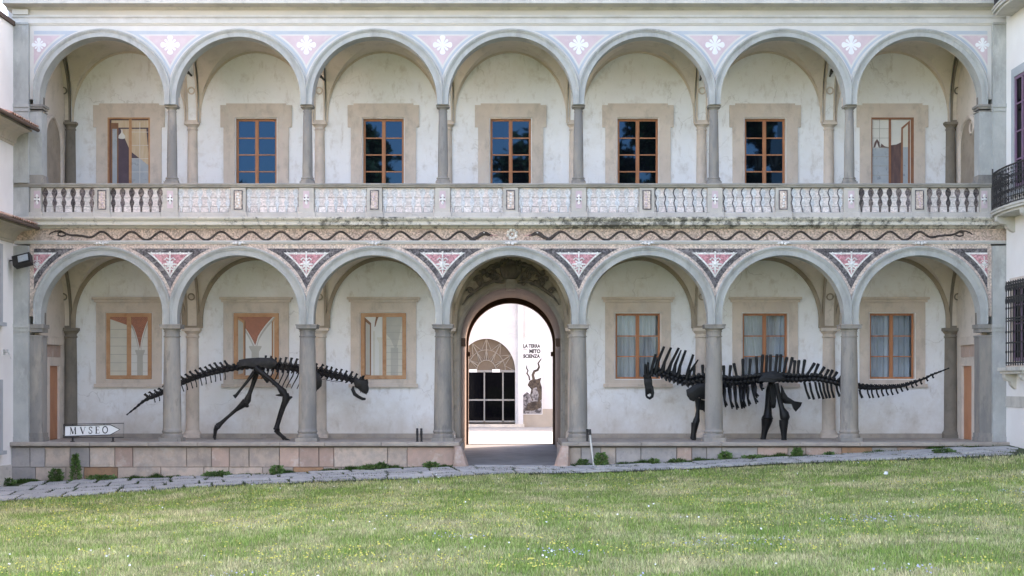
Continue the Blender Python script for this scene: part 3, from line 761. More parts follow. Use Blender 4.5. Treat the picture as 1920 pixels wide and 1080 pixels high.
# vaults
RX = BP/2-.20
def vault(cx, zs, rz, mat):
    n = 28; mb = MB(); y0, y1 = .455, YB-.001; yc = (y0+y1)/2; ry = (y1-y0)/2
    us = [-math.cos(math.pi*i/n) for i in range(n+1)]
    for v in us:
        for u in us:
            mb.v.append((cx+u*RX, yc+v*ry, zs+rz*math.sqrt(max(0, 1-min(abs(u), abs(v))**2))))
    for j in range(n):
        for i in range(n):
            a, b, c, d = j*(n+1)+i, j*(n+1)+i+1, (j+1)*(n+1)+i+1, (j+1)*(n+1)+i
            mb.f += [(a, c, b), (a, d, c)] if (i < n/2) == (j < n/2) else [(a, d, b), (b, d, c)]
    me = mb.mesh('vault', mat); me.shade_smooth(); me.set_sharp_from_angle(angle=R(20))
    return attach(link(bpy.data.objects.new('vault', me)), W)
def el_path(cx, zs, z0, rx, rz, n=36):
    p = [((cx-rx, z0), (-1, 0), None), ((cx-rx, zs), (-1, 0), None)]
    for i in range(1, n):
        a = math.pi-math.pi*i/n; nn = Vector((math.cos(a)/rx, math.sin(a)/rz)).normalized()
        p.append(((cx+rx*math.cos(a), zs+rz*math.sin(a)), (nn.x, nn.y), None))
    return p+[((cx+rx, zs), (1, 0), None), ((cx+rx, z0), (1, 0), None)]
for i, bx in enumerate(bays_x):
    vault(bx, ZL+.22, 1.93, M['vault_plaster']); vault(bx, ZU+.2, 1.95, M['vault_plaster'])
    MB().sweep(el_path(bx, ZL+.22, ZL, RX-.11, 1.82), [(0, YB+.0), (0, YB-.09), (.045, YB-.105), (.11, YB-.105), (.11, YB+.0)], True).build('wall_rib', M['brown_stone'], W, True)
    MB().sweep(el_path(bx, ZU+.2, ZU, RX-.05, 1.90), [(0, YB+.0), (0, YB-.04), (.05, YB-.05), (.05, YB+.0)], True).build('wall_rib', M['beige_stone'], W, True)
# transverse ribs: flat arches from the columns to the wall pilasters, with framed soffit panels
def trans_rib(x, zs, rz, z0, edge, field, w=.2, ew=.06):
    y0, y1 = .455, YB-.10; yc = (y0+y1)/2; ry = (y1-y0)/2; n = 28
    path = [(y1, z0, (1, 0)), (y1, zs, (1, 0))]+[(yc+ry*math.cos(math.pi*i/n), zs+rz*math.sin(math.pi*i/n), None) for i in range(1, n)]+[(y0, zs, (-1, 0)), (y0, z0, (-1, 0))]
    def band(xa, xb, off0, off1):
        mb = MB(); m = 0
        for (y, z, nn) in path:
            if nn is None:
                q = Vector(((y-yc)/ry**2, (z-zs)/rz**2)).normalized()
            else: q = Vector(nn)
            for (xx, of) in ((xa, off0), (xb, off0), (xb, off1), (xa, off1)):
                yy = y+q.x*of; zz = z+q.y*of; mb.v.append((xx, yy, zz))
            m += 1
        for k in range(m-1):
            for j in range(4): mb.f.append((k*4+j, k*4+(j+1) % 4, k*4+4+(j+1) % 4, k*4+4+j))
        return mb
    r_ = band(x-w, x+w, .03, .16).build('transverse_rib', field, W, True)
    band(x-w-.004, x-w+ew, 0, .15).build('rib_edge', edge, r_, True)
    band(x+w-ew, x+w+.004, 0, .15).build('rib_edge', edge, r_, True)
    mb = MB()
    mb.box(x-w+ew+.001, x+w-ew-.001, y1-.01, y1+.05, z0+.001, z0+.07)
    mb.build('panel_rail', edge, r_)
    ang = .42; yy = yc+ry*math.cos(ang); zz = zs+rz*math.sin(ang)
    tan = Vector((0, -ry*math.sin(ang), rz*math.cos(ang))).normalized()
    ring = [(Vector((x, yy, zz))+Vector((1, 0, 0))*.095*math.cos(a)+tan*.095*math.sin(a)) for a in [2*math.pi*k/16 for k in range(17)]]
    mb = MB().tube(ring, .022, 6, 1, False); mb.build('roundel', edge, r_, True)
for x in cols_x+[-XE, XE]:
    xx = x+(.02 if x < 0 and abs(x) > XE-.01 else 0)
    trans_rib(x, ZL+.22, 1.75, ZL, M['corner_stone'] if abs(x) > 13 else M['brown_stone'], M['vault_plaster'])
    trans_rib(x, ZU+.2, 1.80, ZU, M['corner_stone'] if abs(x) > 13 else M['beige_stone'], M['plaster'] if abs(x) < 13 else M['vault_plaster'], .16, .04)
# back wall pilasters
def pil_meshes(h, w, cap, mat):
    sh = MB().lathe([(w*1.02, .24), (w, .3), (w*.98, h*.5), (w*.88, h-cap)], n=24)
    ca = MB().lathe([(w*.88, h-cap), (w*1.02, h-cap*.93), (w*1.02, h-cap*.82), (w*.9, h-cap*.78), (w*.9, h-cap*.6), (w*1.15, h-cap*.42), (w*1.28, h-cap*.3)], n=24); ca.box(-w*1.38, w*1.38, -w*1.38, .0, h-cap*.299, h)
    ba = MB().lathe([(w*1.28, .1), (w*1.3, .14), (w*1.22, .18), (w*1.08, .2), (w*1.02, .24)], n=24); ba.box(-w*1.32, w*1.32, -w*1.32, -.0, 0, .1)
    return sh.mesh('pilaster', mat, True), ca.mesh('capital', mat, True), ba.mesh('base', mat, True)
for (z0, h, cap, w) in ((0, ZL, .30, .20), (6.3, ZU-6.3, .24, .16)):
    for m_ in ('beige_stone',):
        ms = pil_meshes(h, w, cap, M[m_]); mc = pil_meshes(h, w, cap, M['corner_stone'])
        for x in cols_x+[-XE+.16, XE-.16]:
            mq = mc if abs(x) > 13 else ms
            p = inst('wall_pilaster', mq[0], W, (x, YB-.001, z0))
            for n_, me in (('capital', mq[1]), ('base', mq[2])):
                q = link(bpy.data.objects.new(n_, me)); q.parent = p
# baseboard
for (a, b) in ((-XE, PX0-.3), (PX1+.3, XE)): MB().box(a, b, YB-.02, YB+.01, -.01, .13).build('baseboard', M['coping_stone'], W)
# end walls of the loggia with doors and blind arches
for s_ in (-1, 1):
    xa, xb = sorted((s_*XE, s_*(XE+.5)))
    MB().box(xa, xb, .47, YB+.4, -1.0, 5.66).build('end_wall', M['vault_plaster'], W); MB().box(xa, xb, .47, YB+.4, 6.29, 11.85).build('end_wall', M['vault_plaster'], W)
    xi = s_*(XE-.001)
    def sbox(y0, y1, z0, z1, t): a, b = sorted((xi, xi-s_*t)); return MB().box(a, b, y0, y1, z0, z1)
    d = sbox(1.15, 2.05, .0, 2.15, .03).build('door', M['wood'], W)
    for (y0, y1, z0, z1) in ((.92, 1.15, 0, 2.4), (2.05, 2.28, 0, 2.4), (1.15, 2.05, 2.15, 2.4)): sbox(y0, y1, z0, z1, .09).build('door_frame', M['beige_stone'], d)
    sbox(.9, 2.3, 2.41, 2.75, .05).build('door_panel', M['terrace_pink'], d); sbox(.86, 2.34, 2.76, 3.0, .12).build('door_head', M['beige_stone'], d)
    # blind arch upstairs
    pts = [(.8, 6.4)]+[(.8, 8.6)]+[(1.6+.8*math.cos(math.pi-math.pi*i/20), 8.6+.8*math.sin(math.pi-math.pi*i/20)) for i in range(1, 20)]+[(2.4, 8.6), (2.4, 6.4)]
    mb = MB().prism([(p[0], p[1]) for p in pts], [], 0, .04); mb.v = [(xi-s_*.0-s_*v[1], v[0], v[2]) for v in mb.v]; na = mb.build('blind_arch', M['brown_stone'], W)
    rp = [(Vector((xi-s_*.03, p[0], p[1]))) for p in pts]; MB().tube(rp, .07, 8).build('arch_moulding', M['beige_stone'], na, True)
if True:
    mb = MB(); a = [(XE-.02, 1.3+.17*math.cos(t), 9.05+.17*math.sin(t)) for t in [2*math.pi*k/14 for k in range(15)]]
    MB().tube(a, .05, 6).build('wall_roundel', M['beige_stone'], W, True)

# windows -----------------------------------------------------------------
def surround_upper(x):
    mb = MB(); zt = 10.05; w1, w2, w3 = 1.075, .98, .90
    out = [(x-w2, 6.35), (x-w2, 9.35), (x-w1, 9.35), (x-w1, 10.01), (x-w3, 10.01), (x-w3, 10.06), (x+w3, 10.06), (x+w3, 10.01), (x+w1, 10.01), (x+w1, 9.35), (x+w2, 9.35), (x+w2, 6.35), (x+.64, 6.35), (x+.64, 9.64), (x-.64, 9.64), (x-.64, 6.35)]
    return mb.prism(out, [], YB-.045, YB+.005)
def real_window(x, z0, z1, w, rows, gl, curtain, surround):
    y = YB+.12
    fr = MB(); t = .07
    fr.prism(rect(x-w, x+w, z0, z1), [rect(x-w+t, x-.055, z0+t, z1-t), rect(x+.055, x+w-t, z0+t, z1-t)], y, y+.07)
    fr.box(x-.03, x+.03, y-.02, y, z0+.05, z1-.05)
    win = fr.build('window', M['wood'], W)
    hs = (z1-z0-2*t)/rows
    for k in range(1, rows):
        z = z0+t+k*hs
        for (a, b) in ((x-w+t, x-.055), (x+.055, x+w-t)): MB().box(a, b, y+.012, y+.05, z-.018, z+.018).build('glazing_bar', M['wood'], win)
    for k in range(rows):
        for (a, b) in ((x-w+t, x-.055), (x+.055, x+w-t)):
            rx, rz = random.uniform(-.006, .006), random.uniform(-.006, .006); za, zb = z0+t+k*hs, z0+t+(k+1)*hs; yy = y+.03; hx, hz = (b-a)/2, (zb-za)/2
            q = [(a, yy-rx*hx-rz*hz, za), (b, yy+rx*hx-rz*hz, za), (b, yy+rx*hx+rz*hz, zb), (a, yy-rx*hx+rz*hz, zb)]
            MB().add(q, [(0,1,2,3)]).build('pane', M[gl], win)
    if curtain:
        for s_, (a, b) in enumerate(((x-w+.03, x+.06), (x-.06, x+w-.03))):
            mb = MB(); n, m = 40, 14; rnd = random.Random(int(x*10)+s_); ph = rnd.uniform(0, 6); lean = rnd.uniform(-1.5, 1.5)*curtain
            for j in range(m+1):
                for i in range(n+1):
                    u = i/n; v = j/m
                    mb.v.append((a+(b-a)*u, y+.30+s_*.05+.045*math.sin(u*26+ph+lean*v*3)+.03*math.sin(u*11+v*2.5*lean+ph*2), z0-.05+(z1-z0+.1)*v))
            mb.f = [(j*(n+1)+i, j*(n+1)+i+1, (j+1)*(n+1)+i+1, (j+1)*(n+1)+i) for j in range(m) for i in range(n)]
            mb.build('curtain', M['curtain'], win, True)
    rv = MB().prism(rect(x-w-.001, x+w+.001, z0-.001, z1+.001), [rect(x-w+.012, x+w-.012, z0+.012, z1-.012)], YB+.002, y-.002); rv.build('reveal', M['beige_stone'], win)
    return win
def surround_lower(x, win):
    out = [(x-.985, 1.63), (x-.985, 4.08), (x+.985, 4.08), (x+.985, 1.63)]
    MB().prism(out, [rect(x-LW[0]-.02, x+LW[0]+.02, LW[1]-.02, LW[2]+.02)], YB-.04, YB+.005).build('stone_surround', M['beige_stone'], win)
    mb = MB(); mb.box(x-1.09, x+1.09, YB-.15, YB+.004, 4.165, 4.235); mb.box(x-1.04, x+1.04, YB-.09, YB+.003, 4.083, 4.163); mb.build('hood', M['beige_stone'], win)
    mb = MB(); mb.box(x-1.04, x+1.04, YB-.10, YB+.004, 1.52, 1.627); mb.build('sill', M['beige_stone'], win)
for i in (1, 2, 3, 4, 5):
    x = bays_x[i]; wn_ = real_window(x, UW[1], UW[2], UW[0], 5, 'sky_tint_glass', 0, None)
    surround_upper(x).build('stone_surround', M['beige_stone'], wn_)
for i in (4, 5, 6):
    x = bays_x[i]; wn_ = real_window(x, LW[1], LW[2], LW[0], 3, 'clear_glass', {4: .5, 5: 1.4, 6: .05}[i], None); surround_lower(x, wn_)
# painted (trompe l'oeil) windows: flat colour fields on the plaster, each a few mm proud
def flat(name, poly, mat, lay, parent): return MB().prism(poly, [], YB-.004-.0022*lay, YB+.003, True).build(name, M[mat], parent)
def fake_window(x, z0, z1, w, mat='painted_wood'):
    t = .115
    return MB().prism(rect(x-w, x+w, z0, z1), [rect(x-w+t, x+w-t, z0+t, z1-t)], YB-.035, YB+.003).build('painted_window', M[mat], W)
z0, z1, w = LW[1], LW[2], LW[0]
def vault_pic(x, xa, xb, f, base, xcol, brickz, colw):
    # brick spandrel above two pale arches meeting on a column
    flat('painted_wall', rect(xa, xb, z0+.08, z1-.08), base, 0, f)
    br = [(xa, z1-.08), (xa, brickz+.35)]+[(xa+(xcol-xa)*(i/8), brickz+.35-.75*(i/8)**1.6) for i in range(1, 9)]+[(xcol+(xb-xcol)*(i/8), brickz-.40+.95*(i/8)**.62) for i in range(1, 9)]+[(xb, z1-.08)]
    flat('painted_brick', br, 'paint_brick', 1, f)
    pathL = [(xa+(xcol-.03-xa)*(i/8), brickz+.35-.78*(i/8)**1.6) for i in range(9)]; pathR = [(xcol+.03+(xb-xcol-.03)*(i/8), brickz-.43+.95*(i/8)**.62) for i in range(9)]
    for pth in (pathL, pathR):
        q = pth+[(p[0]+(-.0), p[1]-.09) for p in reversed(pth)]; q = [(min(max(a, xa), xb), b) for a, b in q]; flat('painted_arch', q, 'paint_stone', 2, f)
    zc = brickz-.52
    flat('painted_capital', [(xcol-colw*1.7, zc+.06), (xcol-colw*1.7, zc+.10), (xcol+colw*1.7, zc+.10), (xcol+colw*1.7, zc+.06), (xcol+colw, zc-.08), (xcol-colw, zc-.08)], 'paint_stone', 3, f)
    flat('painted_shaft', rect(xcol-colw, xcol+colw, z0+.08, zc-.07), 'paint_stone', 2, f)
x = bays_x[0]; f = fake_window(x, z0, z1, w)
flat('painted_mullion', rect(x-.065, x+.065, z0+.08, z1-.08), 'painted_wood', 8, f)
flat('painted_wall', rect(x-w+.085, x-.065, z0+.08, z1-.08), 'paint_pale', 0, f)
flat('painted_brick', [(x-w+.085, z1-.08), (x-w+.085, z1-.17), (x-.065, z1-.36), (x-.065, z1-.08)], 'paint_brick', 1, f)
for k in range(6): flat('painted_joint', rect(x-w+.086, x-.066, z0+.24+k*.25, z0+.252+k*.25), 'paint_line', 3, f)
vault_pic(x, x+.065, x+w-.085, f, 'paint_white', x+.33, z0+1.30, .085)
for k in range(5): flat('painted_joint', rect(x+.066, x+w-.086, z0+.24+k*.25, z0+.248+k*.25), 'paint_line', 1, f)
surround_lower(x, f)
x = bays_x[1]; f = fake_window(x, z0, z1, w); vault_pic(x, x-w+.08, x+w-.08, f, 'paint_white', x-.03, z0+1.42, .11)
for s_ in (-1, 1):
    q = [(x+s_*(w-.085), z1-.10), (x+s_*(w-.085), z0+.08), (x+s_*(w-.34 if s_ < 0 else w-.20), z0+.12), (x+s_*(w-.34 if s_ < 0 else w-.20), z1-.24)]
    flat('painted_leaf', q, 'painted_wood', 5, f); e = .05
    q2 = [(x+s_*(w-.14), z1-.20), (x+s_*(w-.14), z0+.14), (x+s_*(w-.29 if s_ < 0 else w-.17), z0+.18), (x+s_*(w-.29 if s_ < 0 else w-.17), z1-.30)]
    flat('painted_leaf_pane', q2, 'paint_stone' if s_ < 0 else 'paint_pale', 6, f)
    flat('painted_leaf_edge', rect(*sorted((x+s_*(w-.36 if s_ < 0 else w-.215), x+s_*(w-.325 if s_ < 0 else w-.195))), z0+.12, z1-.25), 'painted_wood_dark', 7, f)
surround_lower(x, f)
x = bays_x[2]; f = fake_window(x, z0, z1, w)
flat('painted_mullion', rect(x-.03, x+.085, z0+.08, z1-.08), 'painted_wood', 8, f)
flat('painted_wall', rect(x-w+.08, x-.03, z0+.08, z1-.08), 'paint_white', 0, f)
flat('painted_leaf', [(x-w+.11, z1-.12), (x-w+.11, z0+.1), (x-w+.31, z0+.08), (x-w+.31, z1-.30)], 'painted_wood_dark', 4, f)
flat('painted_leaf_pane', [(x-w+.15, z1-.26), (x-w+.15, z0+.14), (x-w+.275, z0+.13), (x-w+.275, z1-.36)], 'paint_stone', 5, f)
flat('painted_rib', [(x-.22, z1-.09), (x-.26, z1-.3), (x-.27, z1-.42), (x-.24, z1-.40), (x-.20, z1-.25), (x-.14, z1-.09)], 'painted_wood_dark', 3, f)
flat('painted_capital', [(x-.2, z0+1.22), (x-.2, z0+1.26), (x-.04, z0+1.26), (x-.04, z0+1.08), (x-.13, z0+1.08)], 'paint_pale', 2, f)
flat('painted_shaft', rect(x-.13, x-.05, z0+.08, z0+1.08), 'paint_pale', 1, f)
flat('painted_shaft', rect(x-.31, x-.26, z0+.08, z0+1.45), 'paint_pale', 1, f)
flat('painted_wall', rect(x+.085, x+w-.085, z0+.08, z1-.08), 'paint_pale', 0, f)
flat('painted_arch', [(x+.085, z1-.08), (x+.085, z0+1.35), (x+.22, z0+1.2), (x+.3, z0+1.0), (x+.38, z0+.9), (x+.46, z0+1.2), (x+.55, z1-.3), (x+.59, z1-.08)], 'paint_stone', 1, f)
flat('painted_shaft', rect(x+.22, x+.44, z0+.1, z0+.95), 'paint_stone', 2, f)
for k in range(8): flat('painted_joint', rect(x+.086, x+w-.086, z0+.2+k*.2, z0+.21+k*.2), 'paint_line', 3, f)
surround_lower(x, f)
# upper painted windows in the end bays
z0, z1, w = UW[1], 9.70, .70
x = bays_x[0]+.02; f = fake_window(x, z0, z1, w, 'paint_rust')
MB().prism(rect(x-w+.001, x+w-.001, z0, z1-.001), [rect(x-w+.07, x+w-.13, z0+.01, z1-.10)], YB-.042, YB-.03).build('painted_frame', M['painted_wood'], f)
flat('painted_mullion', rect(x-.02, x+.06, z0, z1-.09), 'painted_wood', 9, f)
flat('painted_dark_room', rect(x-w+.07, x+w-.1, z0, z1-.09), 'paint_purple', 0, f)
flat('painted_valance', rect(x-w+.15, x+w-.12, z1-.36, z1-.14), 'paint_curtain', 2, f)
flat('painted_curtain', [(x+.06, z1-.40), (x+.5, z1-.40), (x+w-.13, z1-1.25), (x+w-.13, z1-1.50), (x+.25, z1-1.25), (x+.06, z1-1.10)], 'paint_curtain', 3, f)
flat('painted_curtain', [(x-.28, z1-.40), (x-.02, z1-.40), (x-.02, z1-.98), (x-.12, z1-.75)], 'paint_curtain', 3, f)
flat('painted_view', rect(x+.06, x+w-.13, z0, z1-1.28), 'paint_bluegrey', 1, f)
flat('painted_leaf', rect(x-w+.13, x-w+.36, z0, z1-.22), 'painted_wood_dark', 4, f)
flat('painted_leaf_pane', rect(x-w+.18, x-w+.32, z0, z1-.40), 'paint_bluegrey', 5, f)
flat('painted_lamp', [(x-.34, z1-.68), (x-.33, z1-.60), (x-.26, z1-.52), (x-.25, z1-.42), (x-.22, z1-.42), (x-.21, z1-.52), (x-.14, z1-.60), (x-.13, z1-.68), (x-.2, z1-.70), (x-.27, z1-.70)], 'paint_white', 5, f)
for k in range(6): flat('painted_joint', rect(x+.061, x+w-.131, z1-.5-k*.4, z1-.49-k*.4), 'paint_white', 6, f)
flat('painted_joint', rect(x+.30, x+.312, z0, z1-.2), 'paint_white', 6, f)
surround_upper(x-.02).build('stone_surround', M['beige_stone'], f)
x = bays_x[6]-.03; f = fake_window(x, z0, z1, w, 'paint_rust')
MB().prism(rect(x-w+.001, x+w-.001, z0, z1-.001), [rect(x-w+.12, x+w-.10, z0+.01, z1-.12)], YB-.042, YB-.03).build('painted_frame', M['paint_rust'], f)
flat('painted_mullion', rect(x-.08, x-.01, z0, z1-.09), 'paint_rust', 9, f)
flat('painted_wall', rect(x-w+.1, x+w-.1, z0, z1-.09), 'paint_white', 0, f)
flat('painted_hall', rect(x-.01, x+.30, z0, z1-.92), 'paint_brown', 1, f)
flat('painted_vault', [(x-.01, z1-.93), (x-.01, z1-.89), (x+.15, z1-.87), (x+.30, z1-.80), (x+.30, z1-.93)], 'paint_brown', 2, f)
flat('painted_ashlar', rect(x-w+.12, x-.08, z0, z1-.98), 'paint_bluegrey', 1, f)
flat('painted_pointed_arch', [(x-w+.16, z1-.97), (x-w+.2, z1-.8), (x-w+.27, z1-.70), (x-w+.34, z1-.8), (x-w+.38, z1-.97), (x-w+.33, z1-.97), (x-w+.27, z1-.80), (x-w+.21, z1-.97)], 'paint_brown', 2, f)
flat('painted_shadow', [(x-w+.38, z1-.97), (x-w+.4, z1-.84), (x-.2, z1-.92), (x-.08, z1-.95), (x-.08, z1-.98)], 'paint_brown', 2, f)
for k in range(7): flat('painted_joint', rect(x-w+.121, x-.081, z1-.40-k*.28, z1-.388-k*.28), 'paint_line', 3, f)
flat('painted_joint', rect(x-w+.34, x-w+.352, z1-.98, z1-.12), 'paint_line', 3, f)
flat('painted_leaf', [(x+.27, z0), (x+.30, z1-.36), (x+w-.14, z1-.14), (x+w-.14, z0)], 'paint_rust', 4, f)
flat('painted_leaf_pane', [(x+.35, z0), (x+.35, z1-.40), (x+w-.20, z1-.26), (x+w-.20, z0)], 'paint_bluegrey', 5, f)
flat('painted_leaf_view', [(x+.35, z1-.95), (x+.35, z1-.40), (x+w-.20, z1-.26), (x+w-.20, z1-.95)], 'paint_pale', 6, f)
surround_upper(x+.03).build('stone_surround', M['beige_stone'], f)

# central passage -----------------------------------------------------------
YF = 8.26
def arch_ring(name, r0, r1, zs, z0, y0, y1, mat, smooth=True):
    MB().sweep(arch_path(0, z0, zs, r0, 40), [(0, y1), (0, y0), (r1-r0, y0), (r1-r0, y1)], True).build(name, M[mat], W, smooth)
MB().sweep(arch_path(0, -.8, PZ, PR, 40), [(0, YB+.02), (0, YB-.02), (.02, YB-.06), (.06, YB-.075), (.075, YB-.055), (.14, YB-.05), (.14, YB+.02)], True).build('portal_archivolt', M['portal_stone'], W, True)
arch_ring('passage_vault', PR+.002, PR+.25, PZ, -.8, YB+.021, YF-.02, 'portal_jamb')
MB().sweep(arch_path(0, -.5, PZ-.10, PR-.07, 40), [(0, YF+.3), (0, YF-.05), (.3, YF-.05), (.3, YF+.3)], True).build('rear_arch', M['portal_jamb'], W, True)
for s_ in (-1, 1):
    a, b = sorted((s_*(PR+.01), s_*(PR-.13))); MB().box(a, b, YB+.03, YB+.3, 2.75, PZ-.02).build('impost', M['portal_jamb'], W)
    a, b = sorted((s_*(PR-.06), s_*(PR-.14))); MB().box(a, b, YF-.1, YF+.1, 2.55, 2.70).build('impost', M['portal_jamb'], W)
mb = MB(); mb.box(-.14, .14, YB-.095, YB+1.0, PZ+PR-.02, PZ+PR+.26); mb.build('keystone', M['portal_stone'], W)
crest = MB(); rnd = random.Random(5)
def spiral(cx, cz, r, turns, s_, rad):
    return MBX.tube([(cx+s_*r*(1-t*.85)*math.cos(turns*6.283*t), YB-.10, cz+r*(1-t*.85)*math.sin(turns*6.283*t)) for t in [i/22 for i in range(23)]], [rad*(1-.5*i/22) for i in range(23)], 6)
MBX = crest
crest.blob((0, YB-.08, 5.02), (.34, .09, .26), 14, 1, .3); crest.blob((0, YB-.12, 5.04), (.22, .08, .17), 12, 2, .2)
for k in range(7): crest.blob((-.27+.09*k, YB-.08, 5.29+.05*math.sin(k*1.05)), (.06, .07, .09), 7, k, .5)
for s_ in (-1, 1):
    spiral(s_*.42, 4.78, .16, 1.6, s_, .055); spiral(s_*.62, 5.0, .15, 1.5, -s_, .05); spiral(s_*.95, 4.72, .15, 1.5, s_, .05); spiral(s_*1.22, 4.42, .11, 1.5, s_, .035); spiral(s_*.40, 5.17, .10, 1.4, s_, .035)
    crest.tube([(s_*.2, YB-.09, 4.68), (s_*.5, YB-.1, 4.73), (s_*.8, YB-.09, 4.60), (s_*1.05, YB-.09, 4.42), (s_*1.3, YB-.08, 4.22), (s_*1.46, YB-.07, 4.0)], [.05, .06, .06, .05, .035, .02], 7)
    crest.tube([(s_*.3, YB-.09, 5.2), (s_*.6, YB-.1, 5.16), (s_*.78, YB-.09, 4.98), (s_*.9, YB-.09, 4.86)], [.04, .06, .06, .04], 7)
    for k in range(16): crest.blob((s_*(.35+rnd.random()*.75), YB-.07-rnd.random()*.05, 4.62+rnd.random()*.48), rnd.uniform(.04, .09), 6, k, .6)
crest.build('crest_relief', M['crest_stone'], W, True)
# outer shell of the block behind the loggia
for (a, b) in ((-XE-.5, -PR-.26), (PR+.26, XE+.5)): MB().box(a, b, YF-.3, YF, -1, 12.3).build('rear_wall', M['far_plaster'], W)
MB().box(-PR-.26, PR+.26, YF-.3, YF, PZ+PR+.26, 12.3).build('rear_wall', M['far_plaster'], W)
for s_ in (-1, 1):
    a, b = sorted((s_*(XE+.5), s_*(XE+.9))); MB().box(a, b, .5, YF, -1, 14.0).build('side_wall', M['far_plaster'], W)
    a, b = sorted((s_*(PR+.26), s_*(PR+.5))); MB().box(a, b, YB+.41, YF-.31, -1, 5.65).build('room_wall', M['interior'], W)
    for z in (-.1,): MB().box(*sorted((s_*(PR+.5), s_*XE)), YB+.41, YF-.31, -.5, -.1).build('room_floor', M['interior'], W)
# passage floor
mb = MB(); ysf = [-.35, 1.2, 2.97, 5.5, YF, YF+.3]; zsf = [ground_z(0, -.35)+.03, -.65, -.62, -.54, -.42, -.40]
for y, z in zip(ysf, zsf): mb.v += [(-PR-.02, y, z), (PR+.02, y, z)]
mb.f = [(2*i, 2*i+1, 2*i+3, 2*i+2) for i in range(len(ysf)-1)]
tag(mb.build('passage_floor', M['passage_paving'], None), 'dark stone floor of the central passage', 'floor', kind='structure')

# ------------------------------------------------------------------ far courtyard and its building
tag(grid_sheet('far_courtyard', [-600,-200,-60,-20,-1.48,1.48,20,60,200,600], [YF+.02, 12, 20, 32, 60, 200, 600], lambda x, y: -.40, M['court_gravel']), 'sunlit pale gravel court beyond the passage', 'courtyard')
YW = 28.3
far = thing('far_building', (0, YW+2, -.4), 'sunlit white building with fan arched doorway seen through the passage', 'building')
# arch doorway: visible px 873..967, lunette crown py 634, springing py 697
sW = S*(D+YW)/D
dxr = (966-CX)*sW; dcx = (912-CX)*sW; dr = dxr-dcx; dzs = ZE+(HY-696)*sW; dzb = ZE+(HY-792)*sW
hole = [(dcx-dr, -.39), (dcx-dr, dzs)]+[(dcx+dr*math.cos(math.pi-math.pi*i/30), dzs+dr*1.13*math.sin(math.pi-math.pi*i/30)) for i in range(1, 30)]+[(dcx+dr, dzs), (dcx+dr, -.39)]
xcn = (971-CX)*sW
MB().prism([(-14, -.5), (-14, 6.3), (xcn, 6.3), (xcn, -.5), (dcx+dr, -.5)]+hole[::-1]+[(dcx-dr, -.5)], [], YW, YW+.5).build('wall', M['far_plaster'], far)
MB().box(xcn, xcn+.25, YW-.18, YW+.5, -.5, 6.3).build('corner_pier', M['far_plaster'], far)
MB().box(xcn+.25, 16, YW-.04, YW+.5, .45, 6.3).build('wall', M['far_plaster'], far)
MB().box(xcn+.25, 16, YW-.07, YW+.5, -.5, .45).build('wall_plinth', M['far_beige'], far)
MB().box(-14, xcn+.3, YW-.3, YW-.19, -.5, -.26).build('door_step', M['plinth_stone'], far)
MB().box(-14.3, 16.3, YW-.5, YW+7, 6.3, 6.5).build('roof', M['tile'], far)
MB().box(-14, 16, YW+.6, YW+6, -.5, 6.3).build('room', M['interior'], far)
lun = [(dcx-dr, dzs)]+[(dcx+dr*math.cos(math.pi-math.pi*i/30), dzs+dr*1.13*math.sin(math.pi-math.pi*i/30)) for i in range(1, 30)]+[(dcx+dr, dzs)]
l_ = MB().prism(lun, [], YW+.2, YW+.25).build('fanlight', M['lunette_tan'], far)
mb = MB(); yy = YW+.17
def fan(a, r): return (dcx+dr*r*math.cos(a), yy, dzs+dr*1.13*r*math.sin(a))
for k in range(7):
    a = math.pi*k/6; mb.tube([fan(a, .34), fan(a, 1)], .028, 5)
    if k < 6: mb.tube([fan(a, 1), fan(a+math.pi/12, .66), fan(a+math.pi/6, 1)], .024, 5); mb.tube([fan(a, .66), fan(a+math.pi/12, .34), fan(a+math.pi/6, .66)], .02, 5)
mb.tube([fan(math.pi*k/16, .34) for k in range(17)], .024, 5); mb.tube([fan(math.pi*k/16, .66) for k in range(17)], .02, 5)
mb.build('fan_tracery', M['tracery'], l_)
d_ = MB()
xs_d = [dcx-dr, (914-CX)*sW-1.45, (914-CX)*sW-.0-1.0*0-.73, (908-CX)*sW, (943-CX)*sW, dcx+dr]
for xx in ((874-CX)*sW, (908-CX)*sW, (943-CX)*sW): d_.box(xx-.03, xx+.03, YW+.14, YW+.22, dzb, dzs)
d_.box(dcx-dr, dcx+dr, YW+.14, YW+.22, dzs-.05, dzs+.05); d_.box(dcx-dr, dcx+dr, YW+.145, YW+.215, ZE+(HY-750)*sW-.035, ZE+(HY-750)*sW+.035); d_.box(dcx-dr, dcx+dr, YW+.14, YW+.22, dzb, dzb+.08)
dd = d_.build('glazed_door', M['door_metal'], far)
edges = [dcx-dr, (874-CX)*sW, (908-CX)*sW, (943-CX)*sW, dcx+dr]
for a, b in zip(edges[:-1], edges[1:]):
    for (za, zb) in ((dzb, ZE+(HY-750)*sW), (ZE+(HY-750)*sW, dzs)): MB().box(a+.04, b-.04, YW+.17, YW+.19, za+.04, zb-.04).build('pane', M['dark_glass'], dd)
for xx in (887, 930): MB().box((xx-CX)*sW-.18, (xx-CX)*sW+.18, YW+.08, YW+.14, dzs-.05, dzs+.09).build('door_light', M['sign_white'], dd)
